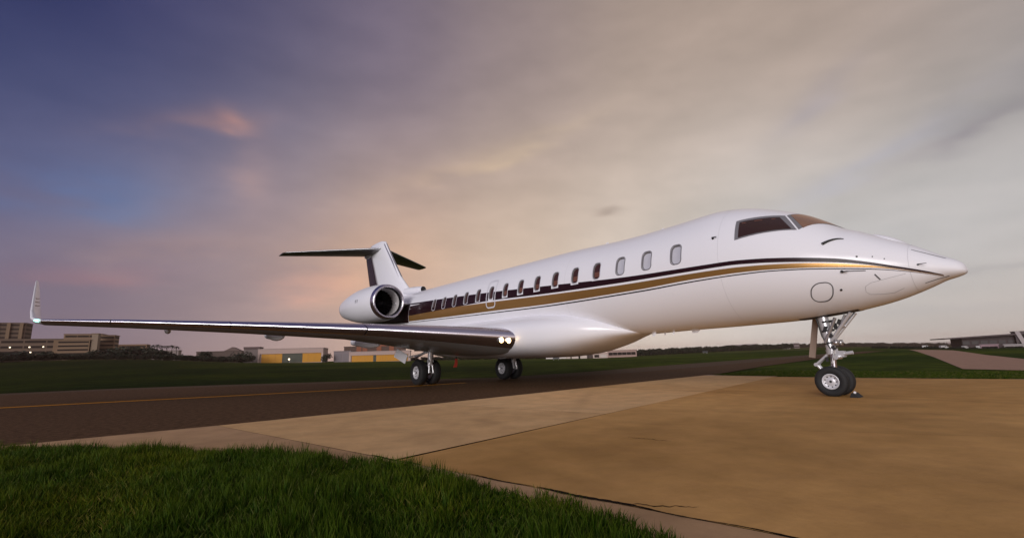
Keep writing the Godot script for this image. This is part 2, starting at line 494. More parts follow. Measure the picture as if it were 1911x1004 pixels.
func fuselage() -> void:
	# stations: dense at the nose, with lines at the edges of every window cell
	var ss := [0.0, 0.0015, 0.004, 0.008, 0.014, 0.025, 0.045, 0.07, 0.1, 0.14, 0.19, 0.25, 0.32, 0.4, 0.5, 0.6, 0.72, 0.85, 1.0, 1.12, 1.24, 1.36, 1.46, 1.54, 1.62, 1.72, 1.82, 1.94, 2.06, 2.18, 2.32, 2.48, 2.64, 2.82, 3.0, 3.18, 3.36, 3.54, 3.74, 3.94, 4.15]
	var wcell := {}
	for k in WN:
		var c := WIN0 + k * PITCH
		wcell[ss.size()] = k
		for i in 5: ss.append(c - 0.2 + 0.1 * i)
		ss.append(c + PITCH * 0.5)
	var s := 16.4
	while s < 27.0:
		ss.append(s)
		s += 0.4
	ss.append(27.0)
	# angles: the window band is th0..th1 in eight rows on both sides
	var th0 := fth(9.0, 2.82)
	var th1 := fth(9.0, 3.46)
	var ths := []
	for i in 9: ths.append(lerpf(th0, th1, i / 8.0))
	for i in range(1, 24): ths.append(lerpf(th1, PI - th1, i / 24.0))
	for i in 9: ths.append(PI - lerpf(th1, th0, i / 8.0))
	for i in range(1, 40): ths.append(lerpf(PI - th0, TAU + th0, i / 40.0))
	var nt := ths.size()
	var band2 := 8 + 24                       # index of the first row of the port band
	var st := begin()
	var vs := PackedVector3Array()
	var ns := PackedVector3Array()
	for i in ss.size():
		for j in nt:
			vs.append(fpt(maxf(ss[i], 0.0005), ths[j]))
			ns.append(fnorm(maxf(ss[i], 0.003), ths[j]))
	var idx := PackedInt32Array()
	for i in ss.size() - 1:
		var cell := false
		for w in wcell:
			if i >= w and i < w + 4: cell = true
		for j in nt:
			if cell and (j < 8 or (j >= band2 and j < band2 + 8)): continue
			var k := (j + 1) % nt
			var a := i * nt + j
			var b := i * nt + k
			var c := (i + 1) * nt + k
			var d := (i + 1) * nt + j
			idx.append_array([a, c, b, a, d, c])
	# surrounds of the window openings
	var reveals := {}
	for w in wcell:
		for side in [1.0, -1.0]:
			var c = WIN0 + wcell[w] * PITCH
			var edge := []
			for i in 4: edge.append(Vector2(ss[w + i], ths[0]))
			for j in 8: edge.append(Vector2(ss[w + 4], ths[j]))
			for i in 4: edge.append(Vector2(ss[w + 4 - i], ths[8]))
			for j in 8: edge.append(Vector2(ss[w], ths[8 - j]))
			var first := vs.size()
			var hole := []
			for q in edge:
				var y := fpt(q.x, q.y).y
				var d := Vector2((q.x - c) / 0.125, (y - WY) / 0.225)
				# onto a rounded rectangle
				var m := pow(pow(absf(d.x), 4.0) + pow(absf(d.y), 4.0), 0.25)
				d /= m
				var hs = c + d.x * 0.125
				var ht := fth(hs, WY + d.y * 0.225)
				hole.append(Vector2(hs, ht))
				for pr in [q, Vector2(hs, ht)]:
					var p := fpt(pr.x, pr.y)
					var n := fnorm(pr.x, pr.y)
					vs.append(Vector3(p.x, p.y, p.z * side))
					ns.append(Vector3(n.x, n.y, n.z * side))
			for e in edge.size():
				var a := first + e * 2
				var b := first + (e + 1) % edge.size() * 2
				if side < 0: idx.append_array([a, a + 1, b, b, a + 1, b + 1])
				else: idx.append_array([a, b, a + 1, b, b + 1, a + 1])
			reveals[[wcell[w], side]] = hole
	var arr := []
	arr.resize(Mesh.ARRAY_MAX)
	arr[Mesh.ARRAY_VERTEX] = vs
	arr[Mesh.ARRAY_NORMAL] = ns
	arr[Mesh.ARRAY_INDEX] = idx
	var am := ArrayMesh.new()
	am.add_surface_from_arrays(Mesh.PRIMITIVE_TRIANGLES, arr)
	var body := put("fuselage", am, M.white, jet)
	# windows: recessed pane, reveal, thin outer frame
	for key in reveals:
		var k: int = key[0]
		var side: float = key[1]
		var hole: Array = reveals[key]
		var c := WIN0 + k * PITCH
		var win := Node3D.new()
		win.name = "cabin_window" if not jet.has_node("cabin_window") else "cabin_window_%03d" % [k + (15 if side < 0 else 0)]
		jet.add_child(win)
		var rows := []
		for dep in [0.0, -0.045]:
			var r := PackedVector3Array()
			for q in hole:
				var sc := 1.0 if dep == 0.0 else 0.92
				var qs: float = c + (q.x - c) * sc
				var yy := WY + (fpt(q.x, q.y).y - WY) * sc
				r.append(onskin(qs, yy, dep, side))
			rows.append(r)
		var sr := begin()
		sheet(sr, rows, true, side < 0)
		put("window_reveal", done(sr), M.reveal, win)
		var sp := begin()
		cap(sp, rows[1], side < 0)
		put("window_pane", done(sp), M.closed if k < 3 else M.cabin, win)
		if k >= 3 and k < 9:
			# a half drawn blind behind the pane's lower part
			var sb := begin()
			var br := []
			for i in 3:
				var r := PackedVector3Array()
				var yy := WY - 0.16 + 0.07 * i
				for u in [-0.088, 0.088]: r.append(onskin(c + u, yy, -0.040, side))
				br.append(r)
			sheet(sb, br, false, side < 0)
			put("window_blind", done(sb), M.blind, win)
		put("window_frame", outline(round_rect(c, WY, 0.27, 0.47, 0.1), 0.022, 0.004, true, side), M.shade if k >= 3 else M.reveal, win)
	# cheat lines, heights measured along the body
	var us := [0.277, 0.456, 0.814, 1.197, 1.615, 2.071, 2.316, 2.845, 3.435, 3.867, 5.583, 8.393, 11.592, 14.902, 18.0]
	var ut := [2.087, 2.162, 2.289, 2.423, 2.54, 2.623, 2.662, 2.726, 2.768, 2.775, 2.81, 2.965, 3.155, 3.311, 3.44]
	var bs := [0.277, 0.465, 0.819, 1.407, 1.849, 2.325, 2.854, 3.445, 4.123, 5.6, 8.402, 11.55, 14.774, 18.0]
	var bt := [2.08, 2.14, 2.254, 2.423, 2.506, 2.578, 2.64, 2.681, 2.686, 2.695, 2.75, 2.865, 2.994, 3.12]
	var gs := [0.277, 0.6, 1.205, 1.852, 2.329, 2.861, 3.455, 4.13, 5.609, 8.408, 11.551, 14.762, 18.0]
	var gt := [2.077, 2.180, 2.359, 2.486, 2.547, 2.594, 2.624, 2.635, 2.640, 2.704, 2.81, 2.908, 3.01]
	var hs := [0.277, 0.659, 1.014, 1.418, 1.863, 2.343, 2.877, 3.475, 4.158, 5.647, 8.469, 11.61, 14.8, 18.0]
	var ht := [2.070, 2.185, 2.283, 2.348, 2.407, 2.455, 2.492, 2.508, 2.508, 2.468, 2.453, 2.506, 2.56, 2.63]
	var lt := [2.066, 2.177, 2.262, 2.327, 2.388, 2.437, 2.468, 2.477, 2.472, 2.435, 2.412, 2.453, 2.51, 2.585]
	var lb := [2.060, 2.170, 2.250, 2.311, 2.371, 2.418, 2.449, 2.455, 2.448, 2.405, 2.380, 2.425, 2.487, 2.565]
	var cut := []
	for k in WN: cut.append(WIN0 + k * PITCH)
	for side in [1.0, -1.0]:
		# the dark stripe dips under each window it meets, so that no paint lies over the panes
		put("maroon_stripe", band(0.28, 18.0, 500, func(s): return stripe_top(s, curve(us, ut, s)), func(s): return curve(bs, bt, s), 0.003, side, 4), M.maroon, body)
		for k in WN - 1:
			var c := WIN0 + (k + 0.5) * PITCH
			if curve(us, ut, c) > 2.90:
				put("maroon_stripe", band(c - PITCH * 0.5 + 0.148, c + PITCH * 0.5 - 0.148, 12, func(s): return curve(us, ut, s), func(_s): return 2.875, 0.003, side, 3), M.maroon, body)
		put("maroon_stripe", band(WIN0 + 14 * PITCH + 0.148, 18.0, 20, func(s): return curve(us, ut, s), func(_s): return 2.875, 0.003, side, 3), M.maroon, body)
		put("gold_stripe", band(0.28, 18.0, 300, func(s): return curve(gs, gt, s), func(s): return curve(hs, ht, s), 0.003, side), M.gold, body)
		put("black_stripe", band(0.28, 18.0, 300, func(s): return curve(hs, lt, s), func(s): return curve(hs, lb, s), 0.003, side, 2), M.black, body)
	for side in [1.0, -1.0]:
		put("tail_panel", band(18.02, 25.5, 60, func(s): return lerpf(3.44, 3.66, (s - 18.0) / 7.5), func(s): return lerpf(2.565, 3.0, (s - 18.0) / 7.5), 0.003, side, 6), M.maroon, body)
	# over-wing exit around the tenth window
	put("exit_outline", outline(round_rect(WIN0 + 9 * PITCH, 3.10, 0.50, 0.94, 0.12), 0.045, 0.006), M.shade, jet)

func stripe_top(s: float, y: float) -> float:
	return minf(y, 2.875)

func cockpit() -> void:
	for side in [1.0, -1.0]:
		var tag_port: bool = side < 0
		var q := func(s, y): return Vector2(s, fth(s, y))
		var holder := Node3D.new()
		holder.name = "cockpit_side_window" + ("_001" if tag_port else "")
		jet.add_child(holder)
		put("window_frame", patch([q.call(3.275, 3.20), q.call(3.30, 3.665), q.call(2.47, 3.64), q.call(2.185, 3.225)], 0.004, side), M.reveal, holder)
		put("window_pane", patch([q.call(3.205, 3.245), q.call(3.225, 3.615), q.call(2.535, 3.60), q.call(2.275, 3.262)], 0.008, side), M.glass, holder)
		put("window_blind", patch([q.call(3.17, 3.57), q.call(3.18, 3.59), q.call(2.60, 3.578), q.call(2.585, 3.558)], 0.010, side, 6, 2), M.blind, holder)
		var fr := Node3D.new()
		fr.name = "windscreen" + ("_001" if tag_port else "")
		jet.add_child(fr)
		var a: Vector2 = q.call(2.16, 3.228)
		var b: Vector2 = q.call(2.44, 3.64)
		put("window_frame", patch([a, b, Vector2(2.20, PI * 0.5 - 0.02), Vector2(1.585, PI * 0.5 - 0.02)], 0.004, side, 12, 12), M.reveal, fr)
		var a2: Vector2 = q.call(2.10, 3.255)
		var b2: Vector2 = q.call(2.385, 3.63)
		put("window_pane", patch([a2, b2, Vector2(2.165, PI * 0.5 - 0.06), Vector2(1.635, PI * 0.5 - 0.06)], 0.008, side, 12, 12), M.screen, fr)
	# hairline joints round the skin: radome, nose section, mid body
	for s in [0.66, 3.62, 8.18, 11.36]:
		var rs := begin()
		var ra := PackedVector3Array()
		var rb := PackedVector3Array()
		for j in 97:
			var th := TAU * j / 96.0
			ra.append(fpt(s - 0.004, th) + fnorm(s, th) * 0.0012)
			rb.append(fpt(s + 0.004, th) + fnorm(s, th) * 0.0012)
		sheet(rs, [ra, rb])
		put("skin_joint", done(rs), M.joint, jet)
	# sensor fairing on top of the nose
	var st := begin()
	var rows := []
	for i in 13:
		var t := i / 12.0
		var s := lerpf(1.22, 0.70, t)
		var r := PackedVector3Array()
		var h := 0.062 * pow(sin(PI * clampf(t * 0.96 + 0.02, 0, 1)), 0.7)
		var top: float = fsec(s)[0]
		for j in 13:
			var a := PI * j / 12.0
			r.append(V(s, top - 0.04 + (h + 0.03) * sin(a), 0.17 * cos(a) * (0.35 + 0.65 * sin(PI * (0.1 + 0.8 * t)))))
		rows.append(r)
	sheet(st, rows)
	put("sensor_fairing", done(st), M.white, jet)
	# probes, ports and panel lines on the nose
	for p in [[1.64, 1.969, 0.026], [1.307, 2.53, 0.02], [1.10, 2.50, 0.012], [0.95, 2.44, 0.012]]:
		var c := onskin(p[0], p[1], -0.01)
		var n := fnorm(p[0], fth(p[0], p[1]))
		put("static_port", tube_mesh(c, c + n * 0.022, p[2], p[2] * 0.7, 10), M.dark, jet)
	for p in [[3.73, 3.34, 0.03], [1.55, 2.286, 0.03], [0.55, 2.285, 0.018]]:
		var ps := begin()
		var c := onskin(p[0], p[1], -0.005)
		var n := fnorm(p[0], fth(p[0], p[1]))
		tube(ps, c, c + n * 0.05, p[2], p[2] * 0.5, 8)
		tube(ps, c + n * 0.05, c + n * 0.05 + Vector3(0.10, 0, 0), p[2] * 0.45, p[2] * 0.25, 8)
		put("probe", done(ps), M.dark, jet)
	var ws := begin()
	var prev := onskin(1.79, 2.842, 0.015)
	for i in 8:
		var t := (i + 1) / 8.0
		var p := onskin(1.79 - 0.30 * t, 2.842 + 0.075 * sin(t * PI * 0.72), 0.02)
		tube(ws, prev, p, 0.026 * (1.0 - 0.8 * t) + 0.003, 0.026 * (1.0 - 0.8 * (t + 0.1)) + 0.003, 8, false)
		prev = p
	put("ice_probe", done(ws), M.dark, jet)
	put("hatch_outline", outline(round_rect(1.935, 1.96, 0.34, 0.33, 0.14, 8, -0.35), 0.018, 0.003), M.line, jet)
	put("panel_line", outline([Vector2(0.72, 2.15), Vector2(0.95, 2.10), Vector2(1.20, 2.045), Vector2(1.29, 1.99), Vector2(1.31, 1.90), Vector2(1.27, 1.855), Vector2(1.1, 1.845), Vector2(0.95, 1.855), Vector2(0.80, 1.92)], 0.006, 0.003, false), M.faint, jet)
	put("panel_line", outline([Vector2(1.115, 2.185), Vector2(1.06, 2.085)], 0.022, 0.004, false), M.line, jet)
	put("panel_line", outline([Vector2(0.62, 2.575), Vector2(0.42, 2.47), Vector2(0.22, 2.365)], 0.008, 0.003, false), M.line, jet)
	put("panel_line", outline([Vector2(0.53, 1.975), Vector2(0.36, 2.03), Vector2(0.22, 2.065)], 0.008, 0.003, false), M.line, jet)
	put("panel_line", outline([Vector2(1.50, 2.285), Vector2(1.22, 2.262)], 0.016, 0.004, false), M.line, jet)
	# aerials under the belly and on the roof
	for a in [[7.66, -0.10, 0.30, 0.16], [6.10, 0.2, 0.13, 0.10], [5.90, 0.0, 0.05, 0.08], [5.55, 0.15, 0.06, 0.09], [5.02, 0.0, 0.26, 0.09]]:
		var f := fsec(a[0])
		var as_ := begin()
		var y: float = f[1] + (0.02 if a[0] < 7.0 else -0.02)
		sheet(as_, [PackedVector3Array([V(a[0] - a[2] * 0.5, y, a[1]), V(a[0], y, a[1] + 0.018), V(a[0] + a[2] * 0.5, y, a[1]), V(a[0], y, a[1] - 0.018)]),
			PackedVector3Array([V(a[0] - a[2] * 0.1, y - a[3], a[1]), V(a[0] + 0.04, y - a[3], a[1] + 0.008), V(a[0] + a[2] * 0.42, y - a[3], a[1]), V(a[0] + 0.04, y - a[3], a[1] - 0.008)])], true, true, -1)
		put("belly_aerial", done(as_), M.white, jet)
	for a in [7.6, 5.7]:
		var f := fsec(a)
		put("roof_aerial", box_mesh(V(a, f[0] + 0.03, 0), Vector3(0.10, 0.09, 0.02), Basis(Vector3(0, 0, 1), 0.3)), M.white, jet)

# ------------------------------------------------------------------ wings
func naca(x: float, t: float) -> float:
	return 5.0 * t * (0.2969 * sqrt(x) - 0.126 * x - 0.3516 * x * x + 0.2843 * x * x * x - 0.1036 * x * x * x * x)

# stations of the starboard wing: z, s of the leading edge, chord, y of the leading edge, y of the trailing edge, thickness
const WING := [[1.45, 9.72, 7.05, 1.50, 1.33, 0.128], [1.75, 9.94, 6.76, 1.52, 1.36, 0.128], [3.2, 11.0, 5.78, 1.68, 1.62, 0.122], [5.2, 12.46, 4.50, 1.88, 1.93, 0.112], [8.0, 14.50, 3.40, 2.10, 2.12, 0.105], [11.0, 16.69, 2.30, 2.31, 2.30, 0.10], [13.0, 18.15, 1.62, 2.42, 2.40, 0.09]]

func wing_at(z: float) -> Array:
	var i := 0
	while i < WING.size() - 2 and z > WING[i + 1][0]: i += 1
	var t: float = (z - WING[i][0]) / (WING[i + 1][0] - WING[i][0])
	var o := []
	for k in 6: o.append(lerpf(WING[i][k], WING[i + 1][k], t))
	return o

func wing_pt(z: float, x: float, upper: bool, side: float) -> Vector3:
	var w := wing_at(z)
	var h = naca(x, w[5]) * w[2] * (1.0 if upper else -1.0)
	return V(w[1] + x * w[2], lerpf(w[3], w[4], x) + h, z * side)

func wing_patch(z0: float, z1: float, xu: float, xl: float, front: bool, side: float, nz: int, nx := 14) -> ArrayMesh:
	var st := begin()
	var rows := []
	for i in nz + 1:
		var z := lerpf(z0, z1, float(i) / nz)
		var r := PackedVector3Array()
		if front:
			for j in range(nx, 0, -1): r.append(wing_pt(z, xu * pow(float(j) / nx, 2.0), true, side))
			for j in nx + 1: r.append(wing_pt(z, xl * pow(float(j) / nx, 2.0), false, side))
		else:
			for j in nx + 1: r.append(wing_pt(z, lerpf(1.0, xu, float(j) / nx), true, side))
			rows.append(r)
			continue
		rows.append(r)
	sheet(st, rows, false, side < 0)
	if front:
		cap(st, rows[0], side < 0)
		cap(st, rows[nz], side > 0)
	if not front:
		rows = []
		for i in nz + 1:
			var z := lerpf(z0, z1, float(i) / nz)
			var r := PackedVector3Array()
			for j in nx + 1: r.append(wing_pt(z, lerpf(xl, 1.0, float(j) / nx), false, side))
			rows.append(r)
		sheet(st, rows, false, side < 0)
	return done(st)

func wings() -> void:
	for side in [1.0, -1.0]:
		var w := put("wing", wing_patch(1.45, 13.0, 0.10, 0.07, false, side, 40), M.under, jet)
		for seg in [[1.45, 5.36], [5.385, 8.6], [8.62, 11.4], [11.42, 13.0]]:
			put("leading_edge_slat", wing_patch(seg[0], seg[1], 0.10, 0.07, true, side, 14), M.chrome, w)
		# flap and aileron joints, as thin dark strips just under the skin's underside
		for e in [[2.2, 6.9], [7.0, 9.6], [9.7, 12.6]]:
			var fs := begin()
			var a := PackedVector3Array()
			var b := PackedVector3Array()
			for i in 13:
				var z := lerpf(e[0], e[1], i / 12.0)
				a.append(wing_pt(z, 0.745, false, side) + Vector3(0, -0.003, 0))
				b.append(wing_pt(z, 0.757, false, side) + Vector3(0, -0.003, 0))
			sheet(fs, [a, b], false, side > 0)
			put("flap_joint", done(fs), M.dark, w)
		# flap track fairings
		for k in [[3.95, 2.6, 0.27, 0.34], [6.95, 2.5, 0.25, 0.34], [9.95, 1.3, 0.17, 0.23]]:
			var ws := wing_at(k[0])
			var te: float = ws[1] + ws[2]
			var fs := begin()
			var rows := []
			for i in 15:
				var t := i / 14.0
				var r := PackedVector3Array()
				var g := pow(sin(PI * clampf(0.03 + 0.80 * t, 0, 1)), 0.6)
				var s = te - k[1] * 0.72 + k[1] * t
				var low := wing_pt(k[0], clampf((s - ws[1]) / ws[2], 0.0, 1.0), false, side).y - 0.02
				for j in 16:
					var a := TAU * j / 16.0
					r.append(V(s, low + 0.02 - k[3] * 0.12 * g + k[3] * 0.55 * g * sin(a), k[0] * side + k[2] * g * cos(a) * 0.55))
				rows.append(r)
			sheet(fs, rows, true, side > 0)
			cap(fs, rows[0], side < 0)
			cap(fs, rows[14], side > 0)
			put("flap_track_fairing", done(fs), M.white, w)
		# winglet: a blend out of the tip, then a swept fin
		var st := begin()
		var rows := []
		for k in [[18.15, 1.62, 2.42, 13.0, 0.09, 0.0], [18.45, 1.52, 2.455, 13.16, 0.09, 0.5], [18.78, 1.40, 2.56, 13.28, 0.09, 1.0], [19.15, 1.24, 2.78, 13.35, 0.085, 1.25], [19.75, 0.98, 3.20, 13.42, 0.08, 1.3], [20.35, 0.72, 3.62, 13.49, 0.08, 1.3], [20.80, 0.45, 3.92, 13.54, 0.08, 1.3], [20.95, 0.33, 3.98, 13.55, 0.05, 1.3]]:
			var r := PackedVector3Array()
			var nrm := Vector3(0, cos(k[5]), -sin(k[5]) * side)
			for j in 12: r.append(V(k[0] + k[1] * lerpf(1.0, 0.0, j / 12.0), k[2], (k[3] - 0.055 * k[5] * k[1] * lerpf(1.0, 0.0, j / 12.0)) * side) + nrm * naca(lerpf(1.0, 0.0, j / 12.0), k[4]) * k[1])
			for j in 12: r.append(V(k[0] + k[1] * (j / 12.0), k[2], (k[3] - 0.055 * k[5] * k[1] * (j / 12.0)) * side) - nrm * naca(j / 12.0, k[4]) * k[1])
			rows.append(r)
		sheet(st, rows, true, side < 0)
		cap(st, rows[7], side > 0)
		var wl := put("winglet", done(st), M.white, jet)
		# dark chevrons on the winglet's inner face
		for i in 3:
			var sg := begin()
			var lo := PackedVector3Array()
			var hi := PackedVector3Array()
			for j in 7:
				var x := lerpf(0.14, 0.86, j / 6.0)
				for e in 2:
					var y := 2.96 + i * 0.13 + 0.11 * x + 0.045 * e * (1.0 - 0.4 * x)
					var t := (y - 2.78) / 0.84
					var ch := lerpf(1.24, 0.72, t)
					var z := lerpf(13.35, 13.49, t) - 0.055 * 1.28 * ch * x - naca(x, 0.083) * ch * 1.02 - 0.005
					(lo if e == 0 else hi).append(V(lerpf(19.15, 20.35, t) + ch * x, y, z * side))
			sheet(sg, [lo, hi])
			put("winglet_stripe", done(sg), M.black, wl)
		var nav := lathe_mesh(V(18.30, 2.43, 13.10 * side), Vector3(1, 0, 0.5 * side), [[-0.12, 0.05], [0.0, 0.045], [0.07, 0.03], [0.10, 0.001]], 14)
		put("navigation_light", nav, M.green if side > 0 else M.red, wl)

func body_fairing() -> void:
	var xs := [6.25, 6.6, 7.0, 7.5, 8.0, 8.5, 9.0, 9.7, 11.0, 13.0, 15.0, 16.5, 18.0, 19.0]
	var bo := [1.50, 1.42, 1.335, 1.195, 1.08, 0.975, 0.915, 0.875, 0.872, 0.885, 0.92, 1.06, 1.45, 1.8]
	var hw := [0.1, 0.5, 0.86, 1.20, 1.44, 1.60, 1.70, 1.765, 1.79, 1.80, 1.75, 1.5, 1.0, 0.5]
	var tp := [1.52, 1.62, 1.80, 2.0, 2.14, 2.23, 2.28, 2.32, 2.34, 2.34, 2.32, 2.3, 2.2, 2.1]
	var st := begin()
	var rows := []
	var s := 6.25
	while s <= 19.01:
		var b := curve(xs, bo, s)
		var t := curve(xs, tp, s)
		var w := curve(xs, hw, s)
		var m := lerpf(b, t, 0.52)
		var r := PackedVector3Array()
		for j in 56:
			var a := TAU * j / 56.0
			var ca := cos(a)
			var sa := sin(a)
			var e := 2.0 / (2.7 if sa < 0 else 2.3)
			r.append(V(s, m + (t - m if sa > 0 else m - b) * signf(sa) * pow(absf(sa), e), w * signf(ca) * pow(absf(ca), e)))
		rows.append(r)
		s += 0.25
	sheet(st, rows, true, true)
	put("wing_body_fairing", done(st), M.white, jet)
	# landing lights in the wing root, starboard and port
	for side in [1.0, -1.0]:
		for z in [1.94, 2.12]:
			var w := wing_at(z)
			var c := V(w[1] + 0.06, w[3] - 0.10, z * side)
			var h := put("landing_light", lathe_mesh(c, Vector3(1, -0.12, 0), [[-0.06, 0.075], [0.075, 0.085], [0.085, 0.088]], 20), M.steel, jet)
			put("lamp_glass", lathe_mesh(c, Vector3(1, -0.12, 0), [[0.08, 0.08], [0.10, 0.05], [0.106, 0.001]], 20), M.lamp, h)

# ------------------------------------------------------------------ tail and engines
func foil_loft(stations: Array, vertical: bool, m: Material, called: String, xa := 0.0, xb := 1.0, parent: Node = null, side := 1.0) -> MeshInstance3D:
	# stations: [s of the leading edge, chord, y, z, thickness]
	var st := begin()
	var rows := []
	for k in stations:
		var r := PackedVector3Array()
		for sgn in [1.0, -1.0]:
			for j in 14:
				var t := j / 14.0
				var x: float = lerpf(xb, xa, t) if sgn > 0 else lerpf(xa, xb, t)
				if xa > 0.0: x = lerpf(xb, xa, j / 13.0) if sgn > 0 else lerpf(xa, xb, j / 13.0)
				if xa == 0.0: x = xb * pow(x / xb, 1.6)
				var h = naca(x, k[4]) * k[1] * sgn
				r.append(V(k[0] + x * k[1], k[2] + (0.0 if vertical else h), (k[3] + (h if vertical else 0.0)) * (1.0 if vertical else side)))
		rows.append(r)
	sheet(st, rows, true, vertical != (side < 0))
	cap(st, rows[0])
	cap(st, rows[rows.size() - 1], true)
	return put(called, done(st), m, parent if parent else jet)

func tail() -> void:
	var fin := [[20.2, 6.0, 4.0, 0.0, 0.06], [20.55, 5.3, 4.55, 0.0, 0.09], [21.34, 4.35, 5.18, 0.0, 0.10], [22.35, 3.75, 6.3, 0.0, 0.10], [23.35, 3.2, 7.45, 0.0, 0.10], [23.55, 2.9, 7.66, 0.0, 0.10], [23.95, 2.2, 7.76, 0.0, 0.08]]
	var f := foil_loft(fin, true, M.white, "tail_fin", 0.0, 0.70)
	foil_loft([[20.74, 5.07, 4.7, 0.0, 0.092], [21.34, 4.35, 5.18, 0.0, 0.10], [22.35, 3.75, 6.3, 0.0, 0.10], [22.98, 3.4, 7.05, 0.0, 0.10]], true, M.maroon, "rudder", 0.705, 1.0, f)
	foil_loft([[23.0, 3.38, 7.06, 0.0, 0.10], [23.35, 3.2, 7.45, 0.0, 0.10], [23.55, 2.9, 7.66, 0.0, 0.10]], true, M.white, "fin_tip_fairing", 0.705, 1.0, f)
	var st := begin()
	lathe(st, V(25.2, 7.22, 0), Vector3(-1, 0.02, 0), [[0, 0.14], [0.5, 0.17], [1.0, 0.15], [1.3, 0.08], [1.4, 0.001]], 18)
	put("tail_cone", done(st), M.white, f)
	put("auxiliary_exhaust", lathe_mesh(V(26.9, 3.6, 0), Vector3(-1, 0, 0), [[0, 0.19], [0.12, 0.17], [0.35, 0.13], [0.34, 0.11], [0.2, 0.001]], 20), M.steel, jet)
	# dark leading edge boot
	var lb := begin()
	var a := PackedVector3Array()
	var b := PackedVector3Array()
	var c := PackedVector3Array()
	for i in 9:
		var t := i / 8.0
		var s := lerpf(21.45, 23.40, t)
		var y := lerpf(5.30, 7.50, t)
		a.append(V(s + 0.16, y, 0.115))
		b.append(V(s - 0.03, y, 0.0))
		c.append(V(s + 0.16, y, -0.115))
	sheet(lb, [a, b, c], false, true)
	put("fin_leading_edge", done(lb), M.steel, f)
	for side in [1.0, -1.0]:
		var tp := foil_loft([[23.75, 2.75, 7.30, 0.05, 0.09], [25.5, 1.95, 7.24, 2.4, 0.085], [27.0, 1.22, 7.17, 4.45, 0.08], [27.18, 1.02, 7.165, 4.58, 0.05]], false, M.tailplane, "tailplane", 0.0, 1.0, null, side)
		foil_loft([[23.75, 2.75, 7.30, 0.05, 0.092], [25.5, 1.95, 7.24, 2.4, 0.087], [27.0, 1.22, 7.17, 4.45, 0.082]], false, M.steel, "tailplane_leading_edge", 0.0, 0.08, tp, side)
	# air scoop on the spine in front of the fin
	var sc := begin()
	var rows := []
	for k in [[19.05, 4.30, 0.15, 0.15], [19.25, 4.31, 0.17, 0.17], [20.0, 4.35, 0.2, 0.2], [20.8, 4.4, 0.22, 0.2]]:
		var r := PackedVector3Array()
		for j in 20:
			var an := TAU * j / 20.0
			r.append(V(k[0], k[1] + k[3] * sin(an), k[2] * cos(an)))
		rows.append(r)
	sheet(sc, rows, true)
	var sco := put("air_scoop", done(sc), M.white, jet)
	put("scoop_mouth", lathe_mesh(V(19.07, 4.30, 0), Vector3(-1, 0, 0), [[0, 0.148], [0.05, 0.001]], 20), M.dark, sco)

func engine(side: float) -> void:
	var e := Node3D.new()
	e.name = "engine" + ("_001" if side < 0 else "")
	jet.add_child(e)
	var o := V(17.85, 3.47, 2.30 * side)
	var ax := Vector3(-1, 0.02, 0.0)
	put("nacelle", lathe_mesh(o, ax, [[0.24, 0.775], [0.5, 0.805], [1.0, 0.835], [1.8, 0.845], [2.6, 0.82], [3.3, 0.755], [4.0, 0.66], [4.6, 0.555], [4.82, 0.515], [4.82, 0.49], [4.6, 0.48]], 56), M.white, e)
	put("intake_lip", lathe_mesh(o, ax, [[0.30, 0.595], [0.18, 0.60], [0.09, 0.615], [0.035, 0.64], [0.005, 0.672], [0.012, 0.70], [0.05, 0.728], [0.12, 0.75], [0.24, 0.775]], 56), M.chrome, e)
	put("intake_duct", lathe_mesh(o, ax, [[1.1, 0.60], [0.7, 0.60], [0.30, 0.595]], 48), M.duct, e)
	var fan := put("fan", lathe_mesh(o, ax, [[1.06, 0.60], [1.08, 0.16], [1.09, 0.001]], 40), M.fan, e)
	put("spinner", lathe_mesh(o, ax, [[1.0, 0.16], [0.86, 0.12], [0.74, 0.06], [0.68, 0.001]], 24), M.fan, fan)
	var bl := begin()
	var d := ax.normalized()
	for i in 24:
		var t := TAU * i / 24.0
		var u := Vector3(0, cos(t), sin(t))
		var w := Vector3(0, -sin(t), cos(t))
		quad(bl, o + d * 0.95 + u * 0.15 - w * 0.01, o + d * 1.04 + u * 0.15 + w * 0.02, o + d * 1.05 + u * 0.592 + w * 0.07, o + d * 0.93 + u * 0.592 - w * 0.05)
	put("fan_blades", done(bl), M.fan, fan)
	put("exhaust", lathe_mesh(o, ax, [[4.58, 0.47], [4.95, 0.36], [5.1, 0.001]], 32), M.dark, e)
	for x in [1.55, 1.75]:
		var c = o + d * x + Vector3(0, 0.1, 0.835 * side)
		put("nacelle_vent", box_mesh(c, Vector3(0.035, 0.14, 0.03)), M.line, e)
	# pylon
	var st := begin()
	var rows := []
	for k in [[18.3, 3.6, 0.85, 0.05], [18.4, 3.5, 1.75, 0.05]]:
		var r := PackedVector3Array()
		for j in 24:
			var t := TAU * j / 24.0
			var x := 0.5 - 0.5 * cos(t)
			r.append(V(k[0] + k[1] * x, 3.46 + 0.15 * sin(t) * (1.0 - x * 0.5), k[2] * side))
		rows.append(r)
	sheet(st, rows, true, side > 0)
	put("pylon", done(st), M.white, e)

